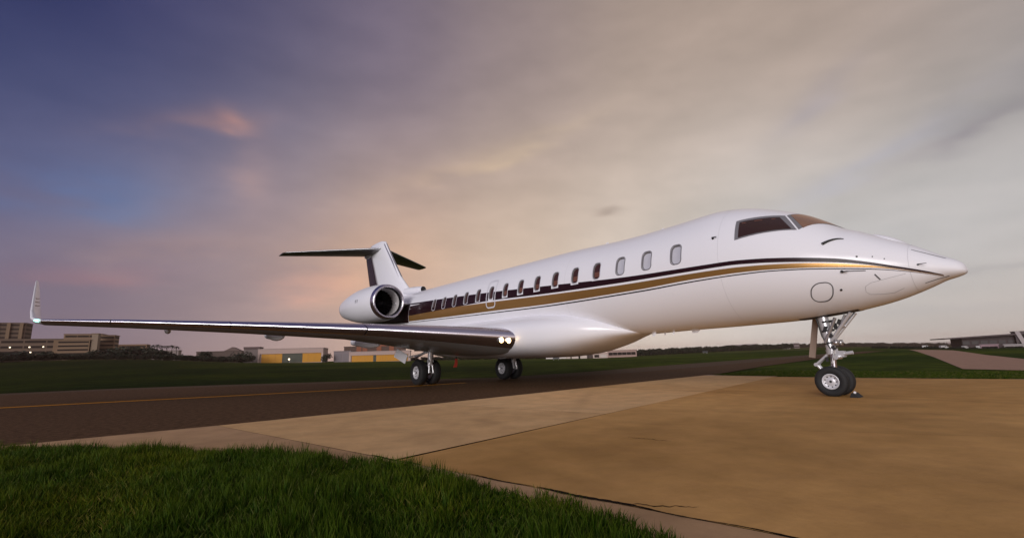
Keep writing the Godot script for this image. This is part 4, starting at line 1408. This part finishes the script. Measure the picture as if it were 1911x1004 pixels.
var crowns := []
func tree(label: String, x: float, z: float, h: float, w: float, kind: int) -> void:
	var t := thing("broadleaf_tree", Vector3(x, land(x, z), z), kind * 1.3 + x * 0.7)
	tag(t, label, "tree", "dark trees along the far side of the airfield")
	put("trunk", tube_mesh(Vector3(0, -0.4, 0), Vector3(0, h * 0.55, 0), h * 0.035, h * 0.018, 7), M.bark, t)
	var c := put("crown", crowns[kind % crowns.size()], M.leaf, t)
	c.scale = Vector3(w * 0.62, h * 0.56, w * 0.62)
	c.position.y = h * 0.44

func palm(label: String, x: float, z: float, h: float, sd: int) -> void:
	var t := thing("palm_tree", Vector3(x, land(x, z), z))
	tag(t, label, "tree", "palm trees in a row before the white wall")
	rng.seed = sd
	put("trunk", tube_mesh(Vector3(0, -0.3, 0), Vector3(0.2, h, 0), 0.2, 0.14, 7), M.bark, t)
	var st := begin()
	for i in 22:
		var a := TAU * i / 22.0 + rng.randf() * 0.2
		var up := rng.randf_range(-0.2, 0.9)
		var prev := Vector3(0.2, h, 0)
		var d := Vector3(cos(a), up, sin(a)).normalized()
		var sidev := Vector3(-sin(a), 0, cos(a)) * 0.34
		for k in 4:
			var nx := prev + d * 0.75
			d = (d + Vector3(0, -0.42, 0)).normalized()
			st.set_color(Color(0.014, 0.02, 0.009))
			quad(st, prev - sidev * (1.0 - k * 0.2), prev + sidev * (1.0 - k * 0.2), nx + sidev * (0.8 - k * 0.2), nx - sidev * (0.8 - k * 0.2))
			prev = nx
	put("fronds", done(st), M.leaf, t)

func hangar(label: String, pos: Vector3, yaw: float, w: float, h: float, doors: Array, opening: Array) -> void:
	var o := building("hangar", label, pos, yaw, Vector3(w, h, 26), Color(0.40, 0.30, 0.27), Color(0.34, 0.27, 0.25))
	put("fascia", box_mesh(Vector3(0, h * 0.83, 0.35), Vector3(w, h * 0.32, 0.7)), mat(Color(0.40, 0.29, 0.26), 0.7), o)
	for s in [-1, 1]: put("corner_post", box_mesh(Vector3(s * (w * 0.5 - 0.55), h * 0.34, 0.3), Vector3(1.1, h * 0.68, 0.6)), mat(Color(0.46, 0.35, 0.31), 0.7), o)
	for d in doors:
		var n := int(d[2])
		var dw: float = (d[1] - d[0]) / n
		for k in n:
			put("sliding_door", box_mesh(Vector3(d[0] + dw * (k + 0.5), h * 0.335, 0.14 + 0.05 * (k % 2)), Vector3(dw - 0.08, h * 0.66, 0.1)), M.door_yellow, o)
	if opening.size():
		put("door_opening", box_mesh(Vector3((opening[0] + opening[1]) * 0.5, h * 0.335, 0.1), Vector3(opening[1] - opening[0], h * 0.66, 0.12)), M.hall, o)

func van(label: String, x: float, z: float, yaw: float, k := 1.0) -> void:
	var o := thing("parked_van", Vector3(x, land(x, z), z), deg_to_rad(yaw))
	tag(o, label, "van", "white vans parked by the dark terminal")
	o.scale = Vector3.ONE * k
	var st := begin()
	var prof := [Vector2(-2.4, 0.4), Vector2(-2.4, 2.1), Vector2(-2.2, 2.3), Vector2(1.2, 2.3), Vector2(1.8, 1.4), Vector2(2.5, 1.15), Vector2(2.6, 0.4)]
	var a := PackedVector3Array()
	var b := PackedVector3Array()
	for p in prof:
		a.append(Vector3(p.x, p.y, 1.0))
		b.append(Vector3(p.x, p.y, -1.0))
	sheet(st, [a, b], true, false, -1)
	cap(st, a, true)
	cap(st, b)
	put("body", done(st), M.van, o)
	put("side_window", box_mesh(Vector3(0.6, 1.75, 0), Vector3(1.0, 0.5, 2.04)), M.pane, o)
	for p in [Vector2(-1.5, 1), Vector2(1.6, 1), Vector2(-1.5, -1), Vector2(1.6, -1)]:
		put("wheel", tube_mesh(Vector3(p.x, 0.35, p.y * 0.8), Vector3(p.x, 0.35, p.y * 1.03), 0.35), M.tyre, o)

func distance() -> void:
	M.pane = mat(Color(0.016, 0.012, 0.011), 0.7)
	M.pane.metallic_specular = 0.25
	M.bark = mat(Color(0.03, 0.024, 0.018), 0.9)
	M.leaf = mat(Color(1, 1, 1), 0.8)
	M.leaf.vertex_color_use_as_albedo = true
	M.door_yellow = mat(Color(0.50, 0.225, 0.008), 0.6)
	M.hall = mat(Color(0.06, 0.065, 0.05), 0.7)
	for i in 5: crowns.append(leaf_crown(500 + i, 0.95, 0.9, 420, 0.16))
	var beige := Color(0.20, 0.128, 0.078)
	# left: offices
	var tw := building("office_tower", "tall brown office tower cut by the photo's left edge", Vector3(-619, 0, 98), 80, Vector3(22, 33.8, 16), Color(0.10, 0.066, 0.045), Color(0.1, 0.07, 0.055), 9, 1)
	for x in [-8.0, 0.0, 8.5]: put("pier", box_mesh(Vector3(x, 17, 0.5), Vector3(2.4, 34, 1.4)), mat(Color(0.17, 0.108, 0.062), 0.8), tw)
	var ol := building("office_block", "long low office with lamp-lit window bands left of the parking block", Vector3(-534, 0, 70), 84, Vector3(42, 16.6, 18), Color(0.14, 0.092, 0.065), Color(0.11, 0.08, 0.06), 4, 3)
	for p in [Vector2(-14, 10.4), Vector2(-3, 10.4), Vector2(5, 10.5), Vector2(-2, 6.3), Vector2(6, 6.2), Vector2(13, 6.3), Vector2(-12, 6.2)]:
		put("lit_window", box_mesh(Vector3(p.x, p.y, 0.16), Vector3(0.9, 0.8, 0.2)), M.bulb, ol)
	var pk := building("parking_block", "beige parking block with dark open decks beside the dark trees", Vector3(-455, 0, 42), 78, Vector3(17.5, 13.6, 14), beige, beige * 0.8, 5, 1)
	put("stair_tower", box_mesh(Vector3(-9.6, 6.6, -3), Vector3(2.4, 14.4, 6)), mat(Color(0.17, 0.105, 0.06), 0.8), pk)
	building("office_block", "stepped beige upper office behind the parking block", Vector3(-474, 0, 38.5), 78, Vector3(22, 18.5, 12), beige, beige * 0.8, 6, 3)
	building("stair_tower", "narrow pale stair tower between the beige office blocks", Vector3(-453.5, 0, 31), 78, Vector3(3.6, 18.2, 6), Color(0.24, 0.18, 0.13), beige)
	building("office_block", "beige office wing right of the narrow stair tower", Vector3(-463, 0, 26.5), 78, Vector3(13, 17.4, 12), beige * 1.05, beige * 0.8, 6, 1)
	building("low_building", "low orange-beige building between the office wing and the palms", Vector3(-546, 0, 9), 76, Vector3(21, 12.5, 12), Color(0.24, 0.14, 0.08), beige, 4, 1)
	building("white_wall_house", "low whitish house behind the row of palms", Vector3(-389, 0, -8), 74, Vector3(14.5, 5.8, 8), Color(0.26, 0.21, 0.2), Color(0.22, 0.18, 0.17))
	var gb := building("long_house", "long dark-roofed house left of the grey shed", Vector3(-402, 0, -40.5), 70, Vector3(29, 7.2, 12), Color(0.10, 0.07, 0.06), Color(0.07, 0.05, 0.045))
	var gr := begin()
	sheet(gr, [PackedVector3Array([Vector3(2, 7.2, 0.2), Vector3(8, 10.4, 0.2), Vector3(14, 7.2, 0.2)]), PackedVector3Array([Vector3(2, 7.2, -12), Vector3(8, 10.4, -12), Vector3(14, 7.2, -12)])], true, false, -1)
	tri(gr, Vector3(2, 7.2, 0.2), Vector3(14, 7.2, 0.2), Vector3(8, 10.4, 0.2))
	put("gable_roof", done(gr), mat(Color(0.14, 0.10, 0.09), 0.9), gb)
	# hangars with yellow doors
	var s1 := building("grey_shed", "plain grey shed with a dark roof edge left of the first yellow-doored hangar", Vector3(-342, 0, -50.6), 70, Vector3(9.0, 9.6, 14), Color(0.15, 0.12, 0.115), Color(0.09, 0.06, 0.06))
	put("roof_edge", box_mesh(Vector3(0, 9.2, 0.2), Vector3(9.4, 1.1, 0.5)), mat(Color(0.09, 0.06, 0.06), 0.8), s1)
	hangar("hangar with two yellow doors and a dark opening with a lamp", Vector3(-326, 0, -70.5), 66, 38.6, 8.8, [[-17.3, -5.2, 3], [6.8, 18.1, 3]], [-5.1, 6.7])
	var hl := thing("hangar_lamp", Vector3(-322.5, land(-322.5, -68.5) + 2.2, -68.5))
	tag(hl, "small white lamp glowing in the dark hangar opening", "lamp")
	put("lamp_globe", lathe_mesh(Vector3.ZERO, Vector3.UP, [[-0.6, 0.001], [-0.4, 0.42], [0, 0.6], [0.4, 0.42], [0.6, 0.001]], 14), M.bulb, hl)
	put("lamp_post", tube_mesh(Vector3(0, -2.3, -0.3), Vector3(0, -0.4, -0.3), 0.1), M.steel, hl)
	var s2 := building("grey_shed", "lilac-grey roller-door shed left of the second yellow-doored hangar", Vector3(-305, 0, -96), 64, Vector3(10.4, 6.6, 12), Color(0.21, 0.175, 0.19), Color(0.2, 0.17, 0.18))
	for x in [-2.6, 2.6]: put("roller_door", box_mesh(Vector3(x, 2.6, 0.05), Vector3(4.2, 5.2, 0.14)), mat(Color(0.17, 0.145, 0.16), 0.6), s2)
	hangar("long hangar of yellow doors seen below the wing's inner fairing", Vector3(-290, 0, -115), 62, 38.0, 6.2, [[-17.4, -4.2, 3], [-2.4, 17.4, 6]], [-4.1, -2.5])
	var bk := building("brick_building", "dark red brick building behind the second hangar", Vector3(-353, 0, -138), 62, Vector3(46, 11.4, 14), Color(0.085, 0.05, 0.04), Color(0.10, 0.07, 0.06))
	for x in [-12.0, -7.5, 3.0, 12.5]: put("brick_bay", box_mesh(Vector3(x, 6.4, 0.15), Vector3(3.6, 11.6, 0.3)), mat(Color(0.24, 0.085, 0.045), 0.85), bk)
	var ga := begin()
	sheet(ga, [PackedVector3Array([Vector3(0, 11.4, 0.4), Vector3(4.5, 14.2, 0.4), Vector3(9, 11.4, 0.4)]), PackedVector3Array([Vector3(0, 11.4, -12), Vector3(4.5, 14.2, -12), Vector3(9, 11.4, -12)])], true, false, -1)
	tri(ga, Vector3(0, 11.4, 0.4), Vector3(9, 11.4, 0.4), Vector3(4.5, 14.2, 0.4))
	put("gable_roof", done(ga), mat(Color(0.26, 0.09, 0.05), 0.8), bk)
	# white sheds seen under the nose half of the fuselage
	var qh := thing("arched_shed", Vector3(-219, land(-219, -203), -203), deg_to_rad(46))
	tag(qh, "low white arched shed at the left end of the white sheds", "building")
	var qs := begin()
	var qr := []
	for x in [-6.5, 6.5]:
		var r := PackedVector3Array()
		for j in 13: r.append(Vector3(x, 2.4 * sin(PI * j / 12.0), -3.0 + 3.2 * cos(PI * j / 12.0)))
		qr.append(r)
	sheet(qs, qr)
	put("shell", done(qs), mat(Color(0.55, 0.50, 0.47), 0.6), qh)
	var wl := ["first white box shed right of the low arched shed", "middle one of the three white box sheds", "white box shed beside the narrow dark shed"]
	for k in 3:
		var sp: Vector3 = [Vector3(-214.4, 0, -208.4), Vector3(-211.2, 0, -212.4), Vector3(-207.6, 0, -216.6)][k]
		var b := building("box_shed", wl[k], sp, 45, Vector3(4.4, 2.8, 6), Color(0.44, 0.37, 0.33), Color(0.36, 0.3, 0.28))
		b.set_meta("group", "white box sheds in a row")
		put("shed_door", box_mesh(Vector3(0, 1.2, 0.04), Vector3(3.6, 2.4, 0.12)), mat(Color(0.50, 0.42, 0.37), 0.6), b)
	building("dark_shed", "narrow dark brown shed between the white box sheds and the open shed", Vector3(-205, 0, -220), 43, Vector3(2.6, 2.9, 5), Color(0.06, 0.04, 0.035), Color(0.05, 0.04, 0.035))
	var os := building("open_shed", "whitish shed with a dark open bay right of the narrow dark shed", Vector3(-201, 0, -225), 41, Vector3(9.4, 2.8, 6), Color(0.46, 0.36, 0.32), Color(0.36, 0.26, 0.23))
	put("open_bay", box_mesh(Vector3(-2.2, 1.3, 0.05), Vector3(3.0, 1.7, 0.14)), M.pane, os)
	put("shed_door", box_mesh(Vector3(2.0, 1.2, 0.05), Vector3(3.4, 2.0, 0.14)), mat(Color(0.46, 0.39, 0.35), 0.6), os)
	building("long_shed", "long brownish shed at the right end of the white sheds", Vector3(-211, 0, -260), 38, Vector3(20, 4.6, 8), Color(0.34, 0.23, 0.20), Color(0.28, 0.19, 0.17), 1, 6)
	var fl := ["grey block on the horizon, first of the pair left of the nose gear", "grey block on the horizon, second of the pair left of the nose gear", "small pale block on the horizon right of the grey pair", "small dark block on the horizon nearest the nose gear"]
	var fp := [Vector3(-293, 0, -594), Vector3(-280.6, 0, -610), Vector3(-313, 0, -731), Vector3(-283, 0, -767)]
	var fz := [Vector3(17, 7.2, 10), Vector3(16.5, 7.4, 10), Vector3(6, 6, 8), Vector3(6.8, 7.2, 8)]
	for k in 4:
		building("distant_block", fl[k], fp[k], 26, fz[k], [Color(0.30, 0.24, 0.25), Color(0.30, 0.24, 0.25), Color(0.38, 0.32, 0.32), Color(0.22, 0.17, 0.17)][k], Color(0.24, 0.19, 0.2), 2, 1)
	building("low_depot", "low white depot before the grey blocks on the horizon", Vector3(-209, 0, -536), 22, Vector3(7.4, 2.2, 6), Color(0.62, 0.55, 0.5), Color(0.6, 0.54, 0.5))
	# right: the dark terminal with its sloping roof
	var tm := thing("terminal", Vector3(-40, land(-40, -420), -420), deg_to_rad(26))
	tag(tm, "dark terminal with a long sloping roof at the right edge", "building")
	var tw2 := begin()
	var tf := PackedVector3Array([Vector3(-16, -1, -1), Vector3(-16, 7.35, -1), Vector3(24, 8.95, -1), Vector3(24, -1, -1)])
	var tk := PackedVector3Array()
	for p in tf: tk.append(p + Vector3(0, 0, -18))
	sheet(tw2, [tf, tk], true, false, -1)
	cap(tw2, tf, true)
	cap(tw2, tk)
	put("wall", done(tw2), mat(Color(0.042, 0.028, 0.03), 0.8), tm)
	var rs := begin()
	sheet(rs, [PackedVector3Array([Vector3(-26, 7.0, 3), Vector3(-26, 7.7, 3), Vector3(24, 9.8, 3), Vector3(24, 9.0, 3)]), PackedVector3Array([Vector3(-26, 7.0, -22), Vector3(-26, 7.7, -22), Vector3(24, 9.8, -22), Vector3(24, 9.0, -22)])], true, false, -1)
	quad(rs, Vector3(-26, 7.0, 3), Vector3(24, 9.0, 3), Vector3(24, 9.8, 3), Vector3(-26, 7.7, 3))
	put("roof", done(rs), mat(Color(0.055, 0.032, 0.035), 0.6), tm)
	for k in 9: put("window", box_mesh(Vector3(-14 + k * 4.4, 4.4, -0.9), Vector3(3.4, 2.2, 0.2)), mat(Color(0.03, 0.024, 0.026), 0.6), tm)
	var tb := building("terminal_wing", "grey braced end wing right of the dark terminal", Vector3(-22, 0, -424), 12, Vector3(18, 10.6, 14), Color(0.075, 0.06, 0.062), Color(0.12, 0.1, 0.1), 2, 3)
	put("slanted_brace", box_mesh(Vector3(-6.5, 5.4, 0.6), Vector3(2.0, 11.4, 0.6), Basis(Vector3(0, 0, 1), 0.28)), mat(Color(0.36, 0.31, 0.31), 0.7), tb)
	building("pink_cabin", "pinkish site cabin in front of the dark terminal", Vector3(-28.3, 0, -276), 10, Vector3(5.4, 2.0, 3), Color(0.34, 0.22, 0.25), Color(0.26, 0.18, 0.2), 1, 2)
	building("grey_cabin", "pale grey site cabin below the slanted brace", Vector3(-20.5, 0, -269), 8, Vector3(5.4, 1.9, 3), Color(0.36, 0.32, 0.32), Color(0.3, 0.27, 0.27), 1, 2)
	var vl := ["white van parked alone left of the dark terminal", "white van parked nearest the dark terminal's left corner", "white van parked under the terminal's roof tip", "white van parked beside the pinkish cabin"]
	var vp := [Vector2(-76, -428), Vector2(-56, -360), Vector2(-50, -384), Vector2(-38, -330)]
	for k in 4: van(vl[k], vp[k].x, vp[k].y, 20 + 25 * k, 0.8)
	# signs and markers out on the grass
	for k in 2:
		var p: Vector2 = [Vector2(-114, -101), Vector2(-110, -190)][k]
		var o := thing("airfield_sign", Vector3(p.x, land(p.x, p.y), p.y), deg_to_rad(40))
		tag(o, ["dark low airfield sign on the grass below the white sheds", "dark low airfield sign on the grass below the grey horizon blocks"][k], "sign", "low dark airfield signs on the grass")
		put("panel", box_mesh(Vector3(0, 0.75, 0), Vector3(2.2, 0.8, 0.18)), M.dark, o)
		for x in [-0.8, 0.8]: put("leg", tube_mesh(Vector3(x, 0, 0), Vector3(x, 0.4, 0), 0.05), M.steel, o)
	# trees
	var words := ["first", "second", "third", "fourth", "fifth", "sixth", "seventh", "eighth", "ninth", "tenth"]
	var row := [[-300, 66, 6.4, 9], [-296, 60, 5.4, 9], [-310, 57, 6.2, 10], [-292, 51, 5, 9], [-300, 47, 5.4, 10], [-306, 42, 4.6, 9], [-300, 37, 4.0, 9]]
	for i in row.size(): tree("dark round tree before the long low office, %s from the photo's left edge" % words[i], row[i][0], row[i][1], row[i][2], row[i][3], i)
	row = [[-330, 20, 7.0, 12], [-322, 13, 8.8, 13], [-332, 8, 9.4, 13], [-325, 3, 8.2, 12], [-318, -1, 5.6, 10], [-334, -5, 5.6, 10]]
	for i in row.size(): tree("dark bushy tree below the beige office wing, %s right of the parking block" % words[i], row[i][0], row[i][1], row[i][2], row[i][3], i + 1)
	row = [[-316, -8, 4.0, 9], [-322, -13, 4.0, 9], [-316, -19, 3.8, 9], [-330, -25, 6.4, 7], [-318, -28, 4.2, 9], [-324, -34, 4.6, 9], [-318, -39, 5.2, 8], [-330, -42, 7.8, 9], [-322, -46, 5.0, 7]]
	for i in row.size(): tree("dark low tree between the palms and the grey shed, %s from the palms" % words[i], row[i][0], row[i][1], row[i][2], row[i][3], i + 2)
	tree("small dark tree standing between the first hangar and the lilac-grey shed", -306, -86.5, 7, 5.4, 2)
	tree("small dark tree seen between the main wheels under the fairing", -232, -190, 4.2, 9, 3)
	for i in 6: palm("palm in the row before the whitish house, %s from the left" % words[i], -376.5 + i * 0.4, -0.5 - i * 2.5, 8.4 + 0.4 * sin(i * 2.0), 900 + i)
	# woods and hedges that read as one mass
	woods("undergrowth", "dark undergrowth along the foot of the trees at the left", Vector2(-296, 84), Vector2(-318, -44), 520, 3.2, 8, 35)
	woods("distant_woodland", "brownish far woodland on the horizon under the fuselage", Vector2(-262, -320), Vector2(-205, -520), 420, 6.6, 26, 31)
	woods("horizon_woodland", "thin dark line of far woodland along the horizon behind the nose gear", Vector2(-420, -900), Vector2(40, -1250), 520, 10.0, 30, 32)
	woods("distant_hedge", "low dark hedge beyond the concrete road before the terminal", Vector2(-62, -250), Vector2(6, -205), 260, 1.5, 6, 33)
	woods("far_treeline", "dark far treeline seen under the wing behind the main wheels", Vector2(-330, -150), Vector2(-230, -262), 200, 3.4, 10, 34)

func woods(called: String, label: String, a: Vector2, b: Vector2, n: int, h: float, deep: float, sd: int) -> void:
	var mm := MultiMesh.new()
	mm.transform_format = MultiMesh.TRANSFORM_3D
	mm.mesh = crowns[sd % 5]
	mm.instance_count = n
	var r := RandomNumberGenerator.new()
	r.seed = sd
	var nn := (b - a).normalized().orthogonal()
	for i in n:
		var p := a.lerp(b, r.randf()) + nn * r.randf_range(-0.5, 0.5) * deep
		var hh := h * r.randf_range(0.55, 1.1)
		var bs := Basis(Vector3.UP, r.randf() * TAU).scaled(Vector3(hh * 0.6, hh * 0.5, hh * 0.6))
		mm.set_instance_transform(i, Transform3D(bs, Vector3(p.x, land(p.x, p.y) + hh * 0.42, p.y)))
	var o := MultiMeshInstance3D.new()
	o.name = numbered(called)
	o.multimesh = mm
	o.material_override = M.leaf
	add_child(o)
	tag(o, label, "woodland", "", "stuff")

func small_things() -> void:
	var c := thing("wheel_chock", Vector3(-1.86, 0, 0.22))
	c.scale = Vector3(0.75, 0.8, 0.7)
	tag(c, "small dark wheel chock with a pale end behind the nose wheel", "chock")
	var st := begin()
	sheet(st, [PackedVector3Array([Vector3(-0.06, 0.0, 0.14), Vector3(-0.02, 0.10, 0.14), Vector3(0.03, 0.10, 0.14), Vector3(0.14, 0.0, 0.14)]), PackedVector3Array([Vector3(-0.06, 0.0, -0.24), Vector3(-0.02, 0.10, -0.24), Vector3(0.03, 0.10, -0.24), Vector3(0.14, 0.0, -0.24)])], true, false, -1)
	cap(st, PackedVector3Array([Vector3(-0.06, 0.0, 0.14), Vector3(-0.02, 0.10, 0.14), Vector3(0.03, 0.10, 0.14), Vector3(0.14, 0.0, 0.14)]), true)
	put("wedge", done(st), M.tyre, c)
	put("rope_end", lathe_mesh(Vector3(0.05, 0.115, 0.10), Vector3(0, 1, 0), [[-0.03, 0.001], [-0.02, 0.03], [0.01, 0.034], [0.03, 0.001]], 10), M.white, c)
	var r := thing("warning_streamer", Vector3(-14.15, 0.62, 1.2))
	tag(r, "red warning streamer hanging from the dark belly fitting", "streamer")
	var rs := begin()
	sheet(rs, [PackedVector3Array([Vector3(0, 0.32, 0), Vector3(0.05, 0.14, 0.02), Vector3(0.03, 0.0, 0.04)]), PackedVector3Array([Vector3(0, 0.32, 0.10), Vector3(0.06, 0.14, 0.16), Vector3(0.04, 0.0, 0.22)])])
	put("ribbon", done(rs), M.red, r)
	put("cord", tube_mesh(Vector3(0, 0.30, 0.05), Vector3(-0.05, 0.55, 0.02), 0.02, 0.02, 6), M.dark, r)

# ------------------------------------------------------------------ scene
func _ready() -> void:
	# camera
	var cam := Camera3D.new()
	cam.name = "camera"
	var yaw := deg_to_rad(-50.7754)
	var pitch := deg_to_rad(10.5716)
	var roll := deg_to_rad(-1.8366)
	var f := Vector3(sin(yaw) * cos(pitch), sin(pitch), -cos(yaw) * cos(pitch))
	var r := f.cross(Vector3.UP).normalized()
	var u := r.cross(f)
	var r2 := r * cos(roll) + u * sin(roll)
	var u2 := u * cos(roll) - r * sin(roll)
	cam.transform = Transform3D(Basis(r2, u2, -f), Vector3(1.1794, 0.956, 10.9004))
	cam.fov = 59.77
	cam.near = 0.05
	cam.far = 6000.0
	add_child(cam)
	# sky
	var env := Environment.new()
	env.background_mode = Environment.BG_SKY
	var sky := Sky.new()
	var pano := PanoramaSkyMaterial.new()
	pano.panorama = ImageTexture.create_from_image(sky_image())
	sky.sky_material = pano
	env.sky = sky
	env.tonemap_mode = Environment.TONE_MAPPER_LINEAR
	env.tonemap_exposure = 1.0
	env.sdfgi_enabled = true
	env.ssao_enabled = true
	env.ssil_enabled = true
	var we := WorldEnvironment.new()
	we.name = "sky"
	we.environment = env
	add_child(we)
	env.fog_enabled = true
	env.fog_density = 0.00012
	env.fog_light_color = Color(0.82, 0.68, 0.62)
	# the last of the sun, low and soft behind the camera's right shoulder
	var sun := DirectionalLight3D.new()
	sun.name = "sun"
	var az := deg_to_rad(152.0)
	var el := deg_to_rad(12.0)
	sun.light_energy = 0.72
	sun.light_color = Color(1.0, 0.985, 0.98)
	sun.light_angular_distance = 30.0
	sun.shadow_enabled = true
	add_child(sun)
	sun.look_at_from_position(Vector3.ZERO, -dir_of(az, el), Vector3.UP)
	make_materials()
	ground()
	build_jet()
	distance()
	small_things()
	grass()
	# the aircraft's landing light in the starboard wing root
	var ll := SpotLight3D.new()
	ll.name = "landing_light_beam"
	ll.position = Vector3(-10.05 + 0.25, 1.40, 2.04)
	ll.light_color = Color(1.0, 0.80, 0.52)
	ll.light_energy = 1.6
	ll.spot_range = 60.0
	ll.spot_attenuation = 2.0
	ll.spot_angle = 32.0
	ll.light_size = 0.1
	ll.shadow_enabled = true
	add_child(ll)
	ll.look_at_from_position(ll.position, ll.position + Vector3(1, -0.10, 0.35), Vector3.UP)
